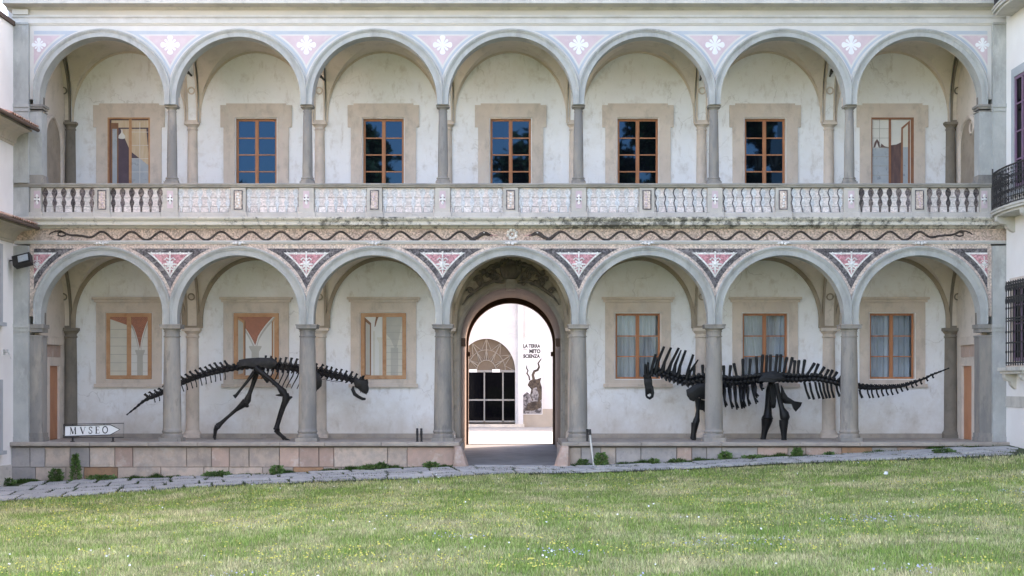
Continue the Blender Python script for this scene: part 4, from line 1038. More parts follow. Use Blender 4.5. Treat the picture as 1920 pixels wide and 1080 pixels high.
# banner on the far wall
def text_mesh(txt, size, x, y, z, mat, parent, bold=.012, name='lettering', wide=1.0):
    cu = bpy.data.curves.new('t', 'FONT'); cu.body = txt; cu.size = size; cu.offset = bold*size; cu.resolution_u = 3
    to = bpy.data.objects.new('t', cu); scene.collection.objects.link(to)
    dg = bpy.context.evaluated_depsgraph_get(); me = bpy.data.meshes.new_from_object(to.evaluated_get(dg)); bpy.data.objects.remove(to)
    me.name = name
    for v in me.vertices: v.co = (x+v.co.x*wide, y, z+v.co.y)
    me.materials.clear(); me.materials.append(mat)
    return attach(link(bpy.data.objects.new(name, me)), parent)
yb = YW-.10
def B(px_, py_): s = S*(D+yb)/D; return ((px_-CX)*s, ZE+(HY-py_)*s)
b0 = B(979, 777); b1 = B(1017, 640)
banner = thing('exhibition_banner', ((b0[0]+b1[0])/2, yb, b0[1]), 'tall white exhibition banner with horned antelope picture on the far courtyard wall', 'banner')
MB().box(b0[0], b1[0], yb, yb+.05, b0[1], b1[1]).build('banner_sheet', M['banner_white'], banner)
wB = b1[0]-b0[0]
text_mesh('LA TERRA', .225, b0[0]+.05, yb-.004, B(0, 651.8)[1], M['sign_black'], banner, .05, wide=.80)
text_mesh('TRA', .10, b0[0]+.06, yb-.004, B(0, 656.5)[1], M['sign_black'], banner, .0, wide=1.0)
text_mesh('MITO', .24, b0[0]+.33, yb-.004, B(0, 661.8)[1], M['sign_black'], banner, .06, wide=.9)
text_mesh('SCIENZA', .225, b0[0]+.06, yb-.004, B(0, 670.8)[1], M['sign_black'], banner, .05, wide=.85)
def bpoly(name, pts, mat, lay):
    MB().prism([B(*p) for p in pts], [], yb-.003-.002*lay, yb+.001).build(name, M[mat], banner)
bpoly('printed_ground', [(980,776),(980,742),(988,735),(997,742),(1006,738),(1016,745),(1016,776)], 'animal_grey', 1)
bpoly('printed_head', [(989,722),(993,714),(999,711),(1007,711),(1015,708),(1013,716),(1016,726),(1016,748),(1009,755),(1003,748),(998,752),(994,740),(996,730)], 'animal_brown', 2)
bpoly('printed_muzzle', [(996,742),(1000,728),(1006,726),(1010,740),(1008,753),(1001,752)], 'animal_grey', 3)
bpoly('printed_body', [(984,770),(990,756),(1004,752),(1014,752),(1015,764),(1000,770)], 'animal_brown', 2)
mb = MB()
def b3(p): q = B(*p); return (q[0], yb-.006, q[1])
mb.tube([b3(p) for p in ((1001,712),(999,703),(1002,696),(1008,694),(1011,688),(1009,681),(1014,674),(1015,672))], [.075,.075,.07,.065,.055,.045,.03,.015], 6, .05)
mb.tube([b3(p) for p in ((993,713),(992,706),(988,700),(990,695),(987,690),(988,685))], [.04,.04,.04,.035,.03,.015], 6, .05)
mb.build('printed_horns', M['animal_brown'], banner)

# ------------------------------------------------------------------ side wings
def tile_row(parent, xe, ze, xw, zw, y0, n):
    for k in range(n):
        y = y0-.19*k-.1; mb = MB(); m = 8
        for (xx, zz) in ((xe-.04*(1 if xe > xw else -1)*-1, ze+.0), (xw, zw)):
            for i in range(m+1):
                a = math.pi*i/m; mb.v.append((xx, y+.085*math.cos(a), zz+.06*math.sin(a)+.02))
            for i in range(m+1):
                a = math.pi*(m-i)/m; mb.v.append((xx, y+.068*math.cos(a), zz+.045*math.sin(a)+.02))
        nn = 2*(m+1); mb.f = [(i, (i+1) % nn, nn+(i+1) % nn, nn+i) for i in range(nn)]+[tuple(range(nn)), tuple(range(nn, 2*nn))[::-1]]
        mb.build('roof_tile', M['tile'], parent, False)
XL = -13.95
left = thing('side_building', (XL-4, -7, -1.5), 'white plastered wing at the left edge with two tiled eaves', 'building')
MB().box(XL-7, XL, -14, -.12, -2.5, 11.66).build('wall', M['wing_plaster'], left)
MB().box(XL-7.3, XL+.06, -14.3, -.12, 11.66, 11.78).build('roof', M['roof_under'], left)
MB().box(XL-.2, XL+.045, -14, -.36, -2.4, -.62).build('wall_base', M['plinth_stone'], left)
for (ze, nm) in ((8.72, 0), (5.98, 1)):
    e = MB().add([(XL+.66, -.14, ze), (XL+.66, -.14, ze+.05), (XL-.01, -.14, ze+.27), (XL-.01, -.14, ze+.2), (XL+.66, -14, ze), (XL+.66, -14, ze+.05), (XL-.01, -14, ze+.27), (XL-.01, -14, ze+.2)],
        [(0,1,2,3),(7,6,5,4),(0,4,5,1),(1,5,6,2),(3,7,4,0),(2,6,7,3)]).build('eave', M['roof_under'], left)
    prof = [(.0, ze-.42), (.03, ze-.42), (.04, ze-.36), (.08, ze-.35), (.10, ze-.30)]+[(.10+.44*(1-math.cos(t)), ze-.30+.26*math.sin(t)) for t in [math.pi/2*k/6 for k in range(1, 7)]]+[(.54, ze+.02), (.0, ze+.1)]
    mb = MB(); n = len(prof); mb.v = [(XL+a, -.14, b) for a, b in prof]+[(XL+a, -14, b) for a, b in prof]; mb.f = [(i, (i+1) % n, n+(i+1) % n, n+i) for i in range(n)]+[tuple(range(n)), tuple(range(n, 2*n))[::-1]]
    mb.build('cove', M['eave_cove'], e)
    tile_row(left, XL+.70, ze+.05, XL, ze+.28, -.15, 12)
    mb = MB().tube([(XL+.72, -.2, ze-.0), (XL+.72, -13.9, ze-.0)], .055, 8); mb.build('gutter', M['roof_under'], e)
def wing_window(parent, X, s_, y0, y1, z0, z1, frame_mat, trim_mat, gl='dark_glass'):
    # s_: direction of the room side (+1 wall faces +x)
    def bx_(ya, yb_, za, zb, t0, t1): a, b = sorted((X+s_*t0, X+s_*t1)); return MB().box(a, b, ya, yb_, za, zb)
    wi = bx_(y0, y1, z0, z1, -.02, .02).build('window', M[gl], parent)
    for (a, b, c, d) in ((y0, y0+.09, z0, z1), (y1-.09, y1, z0, z1), (y0+.09, y1-.09, z1-.09, z1), (y0+.09, y1-.09, z0, z0+.09), ((y0+y1)/2-.05, (y0+y1)/2+.05, z0+.09, z1-.09)): bx_(a, b, c, d, .021, .06).build('window_frame', M[frame_mat], wi)
    for k in range(1, 4): z = z0+(z1-z0)*k/4; bx_(y0+.09, y1-.09, z-.02, z+.02, .021, .05).build('glazing_bar', M[frame_mat], wi)
    for (a, b, c, d) in ((y0-.22, y0, z0-.1, z1+.24), (y1, y1+.22, z0-.1, z1+.24), (y0, y1, z1, z1+.24)): bx_(a, b, c, d, .0, .08).build('stone_surround', M[trim_mat], wi)
    bx_(y0-.3, y1+.3, z0-.2, z0-.1, .0, .16).build('sill', M[trim_mat], wi)
    return wi
wing_window(left, XL, 1, -2.5, -1.42, 3.4, 5.2, 'wood', 'grey_trim'); wing_window(left, XL, 1, -2.5, -1.42, -.1, 1.5, 'wood', 'grey_trim')
XR = 13.90
right = thing('side_building', (XR+4, -20, -.8), 'cream plastered wing at the right edge with iron balconies and barred window', 'building')
MB().box(XR, XR+10, -30, -.12, -2, 17).build('wall', M['wing_plaster'], right); MB().box(XR-.7, XR+10.5, -30.5, -.12, 17, 17.25).build('roof', M['tile'], right)  # unseen height and length shaped to keep the court in shade
MB().box(XR+.92, XR+10, -.121, 8.2, -2, 16.9).build('rear_wall', M['wing_plaster'], right)
MB().box(XR-.03, XR+.1, -30, -.13, .98, 1.28).build('plaster_patch', M['cornice_stone'], right)
wing_window(right, XR, -1, -2.2, -.98, 7.0, 10.05, 'purple_wood', 'grey_trim')
wing_window(right, XR, -1, -2.2, -.86, 2.25, 4.3, 'purple_wood', 'beige_stone')
g = MB()
for k in range(9): y = -.78-k*.19; g.tube([(XR-.22, y, 2.12), (XR-.22, y, 4.45)], .016, 6)
for z in (2.2, 2.75, 3.35, 3.42, 4.0, 4.4): g.box(XR-.236, XR-.204, -2.35, -.76, z-.02, z+.02)
for k in range(9):
    y = -.78-k*.19
    for z in (2.5, 3.05, 3.7, 4.2): g.blob((XR-.22, y, z), (.03, .03, .05), 6)
    g.tube([(XR-.22, y+.09*math.cos(t), 4.28+.09*math.sin(t)) for t in [6.28*q/10 for q in range(11)]], .012, 5)
    g.tube([(XR-.22, y+.07*math.cos(t), 3.9+.09*math.sin(t)) for t in [6.28*q/10 for q in range(11)]], .012, 5)
for z in (2.2, 4.4): g.box(XR-.22, XR+.01, -.79, -.75, z-.02, z+.02)
g.build('window_grille', M['iron'], right, True)
sh = MB().box(XR-.42, XR, -2.5, -.62, 1.98, 2.08); sh.box(XR-.36, XR, -2.45, -.66, 1.90, 1.978); sh.build('grille_shelf', M['cornice_stone'], right)
def console(y, z, sx=.32):
    mb = MB(); pr = [(0, z), (-sx, z), (-sx, z-.10), (-sx*.85, z-.18), (-sx*.5, z-.2), (-sx*.42, z-.30), (-sx*.2, z-.38), (0, z-.42)]; n = len(pr)
    mb.v = [(XR+a, y-.11, b) for a, b in pr]+[(XR+a, y+.11, b) for a, b in pr]; mb.f = [(i, (i+1) % n, n+(i+1) % n, n+i) for i in range(n)]+[tuple(range(n)), tuple(range(n, 2*n))[::-1]]
    mb.build('console', M['cornice_stone'], right)
console(-.85, 1.895); console(-2.2, 1.895)
def balcony(z, ya, yb_, depth):
    pts = []
    for i in range(25):
        t = i/24; y = ya+(yb_-ya)*t; pts.append((XR-depth*(.80+.20*math.sin(math.pi*t)), y))
    poly = [(XR, ya)]+pts+[(XR, yb_)]
    def slab(z0, z1, e):
        mb = MB(); n = len(poly); pl = [(p[0]-(e if 0 < i < n-1 else 0), p[1]+(e if p[1] > (ya+yb_)/2 else -e)*(.5)) for i, p in enumerate(poly)]
        mb.v = [(a, b, z0) for a, b in pl]+[(a, b, z1) for a, b in pl]; mb.f = [(i, (i+1) % n, n+(i+1) % n, n+i) for i in range(n)]+[tuple(range(n)), tuple(range(n, 2*n))[::-1]]
        return mb
    s0 = slab(z-.05, z, .05); m2 = slab(z-.12, z-.052, .02); s0.add(m2.v, m2.f); m3 = slab(z-.19, z-.122, -.05); s0.add(m3.v, m3.f)
    bal = s0.build('balcony', M['cornice_stone'], right)
    rl = [(XR, ya-.03)]+[(p[0]+.03, p[1]) for p in pts]+[(XR, yb_+.03)]
    mb = MB()
    for zz, r_ in ((z+.06, .018), (z+.22, .012), (z+.86, .012), (z+1.05, .024)): mb.tube([(a, b, zz) for a, b in rl], r_, 6)
    # scrolled bars along the rail line
    segs = []; 
    for (p, q) in zip(rl[:-1], rl[1:]):
        L = math.hypot(q[0]-p[0], q[1]-p[1]); m = max(1, int(L/.095))
        for k in range(m): segs.append(((p[0]+(q[0]-p[0])*k/m, p[1]+(q[1]-p[1])*k/m), ((q[0]-p[0])/L, (q[1]-p[1])/L)))
    for k, ((x_, y_), (tx, ty)) in enumerate(segs):
        mb.tube([(x_, y_, z+.04), (x_, y_, z+1.05)], .011, 5)
        if k % 2 == 0:
            for zc, rr, sg in ((z+.36, .085, 1), (z+.56, .07, -1), (z+.74, .085, 1), (z+.95, .05, -1), (z+.14, .05, -1)):
                mb.tube([(x_+tx*rr*(1-.7*u)*math.cos(8*u)*sg, y_+ty*rr*(1-.7*u)*math.cos(8*u)*sg, zc+rr*(1-.7*u)*math.sin(8*u)) for u in [j/12 for j in range(13)]], .012, 5)
            mb.blob((x_, y_, z+.64), (.03, .03, .035), 6)
    mb.tube([(rl[1][0], rl[1][1], z), (rl[1][0], rl[1][1], z+1.2)], .022, 6); mb.build('balcony_railing', M['iron'], bal, True)
balcony(6.42, -.32, -3.2, .60); balcony(12.02, -.55, -3.2, .62)
console(-.75, 6.225, .5); console(-2.8, 6.225, .5)

# ------------------------------------------------------------------ skeletons
def px_pts(lst, y): return [P(a, b, y) for a, b in lst]
def smooth_line(pts, n):
    # Catmull-Rom through px points, n samples
    pts = [Vector((p[0], p[1])) for p in pts]; q = [2*pts[0]-pts[1]]+pts+[2*pts[-1]-pts[-2]]; out = []
    L = [0]
    for a, b in zip(pts[:-1], pts[1:]): L.append(L[-1]+(b-a).length)
    for k in range(n):
        s = L[-1]*k/(n-1); i = 0
        while i < len(pts)-2 and L[i+1] < s: i += 1
        t = (s-L[i])/(L[i+1]-L[i]); p0, p1, p2, p3 = q[i:i+4]
        out.append(.5*((2*p1)+(p2-p0)*t+(2*p0-5*p1+4*p2-p3)*t*t+(3*p1-p0-3*p2+p3)*t**3))
    return out
YD = 1.55; SD = S*(D+YD)/D
def vertebra(root, p, d, r, ln, name='vertebra', mat='bone', process=0.0):
    # spool-shaped centrum at p (px) along direction d, radius r px, length ln px; lateral processes
    c = Vector(P(p[0], p[1], YD)); dv = Vector((d[0], 0, -d[1])).normalized(); h = dv*ln*SD/2
    mb = MB().tube([c-h, c-h*.6, c, c+h*.6, c+h], [r*SD*1.05, r*SD*.98, r*SD*.72, r*SD*.98, r*SD*1.05], 9)
    if process:
        up = Vector((-dv.z, 0, dv.x)); up = up if up.z > 0 else -up
        for s_ in (-1, 1): mb.tube([c+up*r*SD*.5, c+Vector((0, s_*process*.6, 0))+up*r*SD*.8, c+Vector((0, s_*process, 0))+up*r*SD*.5], [r*SD*.45, r*SD*.34, r*SD*.28], 6)
        mb.blob(c+up*r*SD*1.1, (r*SD*.7, r*SD*.5, r*SD*.7), 7)
    return mb.build(name, M[BONE], root, True)
BONE = 'bone'
def bone(root, name, pts, rads, y=YD, n=9, sy=1.0, pad=True):
    mb = MB().tube(px_pts(pts, y) if not isinstance(y, (list, tuple)) else [P(a, b, yy) for (a, b), yy in zip(pts, y)], [r*SD for r in rads], n, sy)
    return mb.build(name, M[BONE], root, True)
def plate(root, name, poly, y0, y1, y=None):
    mb = MB()
    n = len(poly); c = sum((Vector(p) for p in poly), Vector((0, 0)))/n
    rings = [(0, y0+.015), (0, y1-.015)]
    ym = (y0+y1)/2
    V = lambda p, yy: P(p[0], p[1], ym)[:1]+(yy,)+P(p[0], p[1], ym)[2:]
    ins = [(p[0]+(c.x-p[0])*.16, p[1]+(c.y-p[1])*.16) for p in poly]
    for pl, yy in ((ins, y0), (poly, y0+.02), (poly, y1-.02), (ins, y1)):
        mb.v += [V(p, yy) for p in pl]
    for k in range(3):
        for i in range(n): mb.f.append((k*n+i, k*n+(i+1) % n, (k+1)*n+(i+1) % n, (k+1)*n+i))
    tri = tessellate_polygon([[Vector((p[0], p[1], 0)) for p in ins]])
    for t in tri: mb.f.append(tuple(t)); mb.f.append(tuple(3*n+i for i in reversed(t)))
    return mb.build(name, M[BONE], root, True)

# two-legged skeleton
dino = thing('dinosaur_skeleton', (P(470, 826, YD)[0], YD, 0), 'dark cast skeleton of a two legged predatory dinosaur with lowered blunt skull and long tail', 'skeleton')
spine = [(241,775),(256,763),(271,751),(287,744),(304,737),(320,729),(336,721),(354,713),(380,704),(406,697),(432,692),(455,688),(480,686),(505,686),(520,688),(545,690),(565,693),(590,696),(609,701),(626,705),(647,709),(664,714)]
sp = smooth_line(spine, 48)
for k, p in enumerate(sp):
    t = k/47; d = sp[min(k+1, 47)]-sp[max(k-1, 0)]; rk = random.Random(k)
    if t < .12: r = 1.4+t*20
    elif t < .5: r = 3.8+(t-.12)*4.2
    elif t < .85: r = 6.2
    else: r = 6.6-(t-.85)*10
    v_ = vertebra(dino, p, d, r, 9.6, process=(.05+.10*min(1, t*2)) if t > .12 else 0)
    dn = d.normalized(); up = Vector((dn.y, -dn.x))
    up = up if up.y < 0 else -up
    if k > 4 and not (.47 < t < .60):   # neural spines
        L = (4.5+6.5*min(1, t*2.2) if t < .5 else 12 if t < .8 else 9)*rk.uniform(.85, 1.12)
        lean = -.25 if t < .5 else .1
        a = p+up*r*.7; b = p+up*(r+L*.62)-dn*L*(.35 if t < .5 else -.05); c = p+up*(r+L)-dn*L*(.5 if t < .5 else -.12)
        tip = c+(-dn if t < .5 else dn)*rk.uniform(1.5, 3.5)+up*rk.uniform(-1.2, .4); bone(dino, 'neural_spine', [a, b, c, tip], [3.3, rk.uniform(1.7, 2.2), rk.uniform(2.1, 2.9), 1.2], YD, 7, .6)
        bone(dino, 'zygapophysis', [p+up*r*.9+dn*2, p+up*(r+rk.uniform(1.5, 3.0))+dn*5.0], [1.6, 1.1], YD-.03, 5)
    if 5 < k < 22:   # chevrons under the tail
        L = 7+6*min(1, (k-5)/10)
        bone(dino, 'chevron', [p-up*r*.7, p-up*(r+L*.6)-dn*.8, p-up*(r+L)-dn*2.4 if k % 2 else p-up*(r+L)-dn*1.2], [1.2, 1.0, 1.3], YD, 6, .7)
    if .60 < t < .80:   # ribs, longest at the chest
        L = 10+22*math.sin(min(1, (t-.58)/.2)*math.pi*.62)
        for s_ in (-1, 1):
            bone(dino, 'rib', [p, p-up*(r+L*.25)-dn*2, p-up*(r+L*.65)-dn*L*.22, p-up*(r+L)-dn*L*.34], [1.3, 1.25, 1.1, .8], [YD, YD+s_*.24, YD+s_*.30, YD+s_*.20], 6)
    if t > .60:
        for s_ in (-1, 1): bone(dino, 'side_process', [p, p-up*(r*.5)-dn*2.0, p-up*(r+rk.uniform(1.5, 4.0))-dn*rk.uniform(3.0, 5.5)], [2.6, 2.1, 1.3], [YD, YD+s_*.10, YD+s_*.16], 6)
    if .80 < t < .96:   # thin cervical ribs
        for s_ in (-1, 1): bone(dino, 'neck_rib', [p-up*(-r*.6), p-up*(r+2)-dn*4, p-up*(r+8-(t-.8)*14)-dn*15], [1.0, .8, .35], [YD+s_*.05, YD+s_*.09, YD+s_*.11], 5)
for s_ in (-1, 1): plate(dino, 'ilium', [(446,688),(448,675),(462,672),(485,670.5),(511,671),(520,678),(517,688),(507,692),(495,689),(483,692),(472,689),(458,686)], YD+s_*.17-.045, YD+s_*.17+.045)
bone(dino, 'ischium', [(477,697),(463,716),(450,732),(443,741),(439,744)], [4, 2.8, 2.4, 3, 4.2], YD)
bone(dino, 'pubis', [(486,692),(493,702),(499,712),(503,716)], [4.5, 4.5, 3.5, 4], YD)
yn, yf = YD-.24, YD+.24
bone(dino, 'femur', [(479,690),(492,700),(508,712),(522,725),(531,735),(534,741)], [6.6, 5.2, 3.9, 4.3, 7.4, 6.0], yn, 12)
bone(dino, 'tibia', [(535,738),(537,747),(532,762),(526,781),(520,797),(518,806)], [6.2, 7.8, 4.4, 3.5, 4.4, 6.2], yn, 12)
bone(dino, 'knee_crest', [(537,745),(544,746),(548,744)], [4.10, 3.19, 1.37], yn, 8); bone(dino, 'fibula', [(531,741),(523,741),(517,741)], [2.8, 2.2, .8], yn, 8)
bone(dino, 'fibula', [(532,747),(524,771),(516,800)], [1.6, 1.4, 1.6], yn-.06, 8)
bone(dino, 'metatarsus', [(518,806),(522,812),(529,818),(534,822.5)], [5.6, 3.9, 3.5, 4.4], yn, 10)
for q, (dx, dy) in enumerate(((8, -.10), (7, .0), (4, .10))): bone(dino, 'toe', [(531,820),(535+dx*.3,824),(536+dx,825.5)], [3, 2.2, .8], [yn, yn+dy, yn+dy*1.7], 7)
bone(dino, 'femur', [(482,691),(479,706),(474,722),(468,738),(464,750),(461,756)], [6.4, 5.0, 4.0, 4.1, 6.8, 5.8], yf, 12)
bone(dino, 'tibia', [(461,752),(455,759),(442,769),(427,782),(415,793),(408,799)], [7.0, 6.4, 3.5, 3.0, 4.0, 5.8], yf, 12)
for (q, r_, yy) in (((534,742), 5.2, yn), ((518,806), 5.6, yn), ((459,757), 6.2, yf), ((407,800), 5.4, yf)):
    MB().blob(P(q[0]+1.5, q[1], yy-.03), (r_*SD, r_*SD*.9, r_*SD*.8), 9, int(q[0]), .5).build('joint', M[BONE], dino, True)
bone(dino, 'knee_crest', [(457,759),(464,761),(466,763)], [4.56, 3.65, 1.82], yf, 8)
bone(dino, 'metatarsus', [(408,799),(404,806),(403,815),(402,821)], [5.8, 4.0, 3.0, 3.2], yf, 10)
for q, (dx, dy) in enumerate(((2, -.08), (3, .0), (1, .08))): bone(dino, 'toe', [(402,818),(402+dx*.5,822),(401+dx,824)], [2.6, 2.2, 1.2], [yf, yf+dy, yf+dy*1.6], 7)
plate(dino, 'shoulder_blade', [(574,694),(582,690),(600,702),(604,714),(603,724),(596,731),(586,732),(577,726),(578,714)], YD-.26, YD-.20); plate(dino, 'shoulder_blade', [(574,694),(582,690),(600,702),(604,714),(603,724),(596,731),(586,732),(577,726),(578,714)], YD+.20, YD+.26)
for yy in (YD-.2, YD+.2): bone(dino, 'forelimb', [(594,728),(589,738),(586,742),(588,746)], [2.6, 2.0, 1.6, .8], yy)
sk = MB()
skp = [(663,712),(668,709),(673,711),(676,706),(681,707),(684,712),(689,711),(690.5,716),(690,722),(691.5,728),(690,736),(686,739),(680,736),(675,733),(672,729),(666,726),(664,719)]
skull = plate(dino, 'skull', skp, YD-.10, YD+.10)
for s_ in (-1, 1):
    q = MB().tube([P(679, 711, YD+s_*.10), P(681, 706, YD+s_*.15), P(684, 704.5, YD+s_*.19)], [3.2*SD, 2.4*SD, 1.0*SD], 7); q.build('brow_horn', M['bone'], skull, True)
    q = MB()
    for i in range(5): q.tube([P(676+2.9*i, 733+.9*i, YD+s_*.07), P(676+2.9*i, 737+1.0*i, YD+s_*.07)], [.9*SD, .2*SD], 5)
    q.build('teeth', M['bone'], skull, True)
jaw = MB()
for s_ in (-1, 1): jaw.tube([P(a, b, YD+s_*yy) for (a, b, yy) in ((663,724,.10),(661,730,.10),(665,739,.10),(672,744,.09),(680,748,.06),(685,748,.015))], [r*SD for r in (2.0, 3.2, 3.6, 3.0, 2.8, 2.2)], 8, .7)
jaw.build('jaw', M['bone'], skull, True)
bone(dino, 'support_rod', [(495,700),(496,760),(497,825)], [.8, .8, .8], YD+.02, 6) if False else None

# spiny-necked four-legged skeleton
BONE = 'black_bone'
sau = thing('dinosaur_skeleton', (P(1400, 826, YD)[0], YD, 0), 'black cast skeleton of a four legged dinosaur with tall neck spines and raised tail', 'skeleton')
spine = [(1213,709),(1220,701),(1228,698),(1245,702),(1264,709),(1283,715),(1296,716),(1310,712),(1330,712),(1352,715),(1375,717),(1398,715),(1422,712),(1448,709),(1474,711),(1498,711),(1528,710),(1556,715),(1582,721),(1605,725),(1625,727),(1652,727),(1675,726),(1690,724),(1708,719),(1722,714),(1735,709),(1747,703),(1760,698),(1775,692)]
sp = smooth_line(spine, 72)
for k, p in enumerate(sp):
    t = k/71; d = sp[min(k+1, 71)]-sp[max(k-1, 0)]
    r = 6.4 if t < .12 else 7.2 if t < .45 else 7.2-(t-.45)*10.5
    if t < .04: r = 5
    r = max(r, 1.4)
    vertebra(sau, p, d, r, 9.6, process=(.12 if t < .5 else max(0, .12-(t-.5)*.3)) if t < .9 else 0)
for k in range(3, 24):
    p = sp[k]; rk = random.Random(k); dn = (sp[k+1]-sp[k-1]).normalized(); up = Vector((dn.y, -dn.x)); up = up if up.y < 0 else -up
    for s_ in (-1, 1): bone(sau, 'side_process', [p, p-up*rk.uniform(3, 5), p-up*rk.uniform(8, 10.5)+dn*rk.uniform(1, 5)], [3.6, 3.0, 1.5], [YD, YD+s_*.08, YD+s_*.13], 6)
def Z1(a, b): return (1190+a/5.4, 640+b/5.4)
def Z2(a, b): return (1380+a/5.4, 640+b/5.4)
def Z3(a, b): return (1460+a/3.13, 620+b/3.13)
neck_sp = [(120,345,110,230),(142,345,138,212),(165,325,212,130),(205,290,298,52),(270,290,368,63),(325,310,447,66),(385,320,465,85),(432,335,517,90),(515,385,593,133),(520,375,637,183)]
for i, (a, b, c, e) in enumerate(neck_sp):
    b0_, t0_ = Vector(Z1(a, b+25)), Vector(Z1(c, e)); m_ = b0_.lerp(t0_, .42)+Vector((-1.5, 0)); q_ = b0_.lerp(t0_, .18)
    for s_ in ((-1, 1) if i not in (6, 9) else (1,)): bone(sau, 'neck_spine', [b0_, q_, m_, t0_+Vector((s_*1.0, s_*.4))], [5.0, 4.0, 2.9, 1.3], [YD+s_*.03, YD+s_*.05, YD+s_*.07, YD+s_*.10], 7)
body_sp = [Z1(602,400)+Z1(602,245), Z1(690,400)+Z1(688,235), Z1(730,400)+Z1(730,265), Z1(800,400)+Z1(810,240), Z1(850,400)+Z1(850,235), Z1(905,400)+Z1(900,243), Z1(955,400)+Z1(972,240), Z1(1045,410)+Z1(1003,220)]
for l in ((70,360,70,175),(132,360,147,172),(215,350,206,150),(257,330,272,133),(305,320,311,138),(346,310,350,133),(400,310,416,130),(440,310,455,130),(478,350,517,158),(528,350,572,160),(583,360,597,190),(622,360,637,188),(668,370,697,183),(708,360,798,218),(782,360,836,225),(832,360,897,258),(895,365,940,283),(940,370,980,288),(978,380,1026,308),(1035,395,1080,342),(1058,410,1092,378),(1100,430,1130,385),(1150,440,1180,400),(1200,445,1228,410)): body_sp.append(Z2(l[0], l[1])+Z2(l[2], l[3]))
for a in body_sp:
    b0_, t0_ = Vector(a[:2]), Vector(a[2:]); bone(sau, 'neural_spine', [b0_, b0_.lerp(t0_, .5), b0_.lerp(t0_, .9), t0_], [2.8, 2.5, 3.2, 2.6], YD, 8, .55)
for i in range(20):
    k = 50+i; p = sp[k]; dn = (sp[k+1]-sp[k-1]).normalized(); up = Vector((dn.y, -dn.x)); L = 9-.35*i
    bone(sau, 'neural_spine', [p, p+up*(L*.5)+dn*L*.35, p+up*L*.85+dn*L*.8], [1.6, 1.3, 1.0], YD, 6, .6)
chev = [(690,410,745,585),(745,415,790,590),(800,410,846,580),(840,415,886,585),(880,420,920,578),(920,420,952,575),(960,425,992,573),(1015,440,1050,560),(1055,450,1085,565),(1100,455,1130,560),(1150,460,1180,562)]
chl = [Z2(a, b)+Z2(c, e) for a, b, c, e in chev]+[Z3(a, b)+Z3(c, e) for a, b, c, e in ((474,345,491,395),(520,340,536,396),(545,340,556,395),(573,340,589,393),(603,340,616,385),(630,340,644,380),(659,335,671,378),(688,330,701,370),(717,327,728,358),(749,320,759,350),(780,312,790,335),(805,302,813,325),(835,293,841,315),(870,277,876,296),(905,258,909,279))]
for i, a in enumerate(chl):
    b0_, t0_ = Vector(a[:2]), Vector(a[2:]); w_ = 2.4 if i < 12 else 1.8; m_ = b0_.lerp(t0_, .5)+Vector((-1.2, 0))
    bone(sau, 'chevron', [b0_, m_, t0_], [w_, w_*.9, w_*1.05], YD, 7, .7)
ribs = [Z1(*l[:2])+Z1(*l[2:]) for l in ((740,430,760,640),(800,430,820,650),(855,430,870,660),(900,430,921,665),(950,430,988,682),(1008,430,1036,690),(1070,430,1088,680),(1105,430,1110,675))]+[Z2(*l[:2])+Z2(*l[2:]) for l in ((40,420,60,680),(110,420,132,652),(160,420,206,632),(185,415,212,570),(250,420,266,495))]
for a in ribs:
    b0_, t0_ = Vector(a[:2]), Vector(a[2:])
    for s_ in (-1, 1): bone(sau, 'rib', [b0_, b0_.lerp(t0_, .3)+Vector((-1.5*s_, 0)), b0_.lerp(t0_, .7)+Vector((-1.0, 0)), t0_+Vector((0 if s_ < 0 else 3, 0 if s_ < 0 else -3))], [2.6, 2.4, 2.2, 1.6], [YD, YD+s_*.33, YD+s_*.40, YD+s_*.30], 7)
for s_ in (-1, 1):
    plate(sau, 'ilium', [Z2(*q) for q in ((225,410),(240,370),(280,325),(340,302),(400,300),(450,325),(490,360),(512,385),(490,405),(420,408),(380,425),(330,415),(270,415))], YD+s_*.24-.05, YD+s_*.24+.05)
plate(sau, 'ischium', [Z2(*q) for q in ((455,440),(480,500),(520,560),(590,605),(668,618),(655,655),(605,712),(585,690),(565,635),(500,632),(470,620),(455,560))], YD-.05, YD+.05)
plate(sau, 'pubis', [Z2(*q) for q in ((330,430),(400,430),(405,560),(408,600),(398,670),(370,682),(350,640),(345,560))], YD+.02, YD+.10)
yn, yf = YD-.27, YD+.30
def Zb(name, pts, y, n=12): bone(sau, name, [Z2(a, b) for a, b, r in pts], [r/5.4 for a, b, r in pts], y, n)
Zb('femur', [(365,420,40),(345,500,44),(335,590,40),(325,680,36),(322,745,44),(318,778,60),(316,800,46)], yf)
Zb('tibia', [(314,790,60),(306,835,50),(292,900,34),(280,960,28),(274,1000,30)], yf)
Zb('foot', [(276,985,30),(268,1004,34),(250,1006,20)], yf, 9)
Zb('femur', [(405,425,28),(420,500,26),(440,590,24),(465,680,28),(488,735,48),(496,768,50),(490,800,40)], yn)
Zb('tibia', [(484,798,48),(482,850,44),(484,910,34),(486,965,27),(487,998,29)], yn)
Zb('foot', [(487,985,30),(484,1004,34),(470,1006,20)], yn, 9)
for s_, dx in ((-1, 0), (1, 3)):
    plate(sau, 'shoulder_blade', [tuple(Vector(Z1(*q))+Vector((dx, 0))) for q in ((522,490),(560,470),(600,440),(650,425),(700,425),(735,390),(830,370),(880,400),(840,430),(760,470),(730,560),(690,590),(640,560),(600,610),(560,595),(530,550))], YD+s_*.36-.05, YD+s_*.36+.05)
plate(sau, 'breast_bone', [Z1(*q) for q in ((615,600),(660,590),(720,600),(735,745),(690,700),(640,690),(620,660))], YD-.1, YD+.1)
def Zf(name, pts, y, n=12, dx=0): bone(sau, name, [Z1(a+dx, b) for a, b, r in pts], [r/5.4 for a, b, r in pts], y, n)
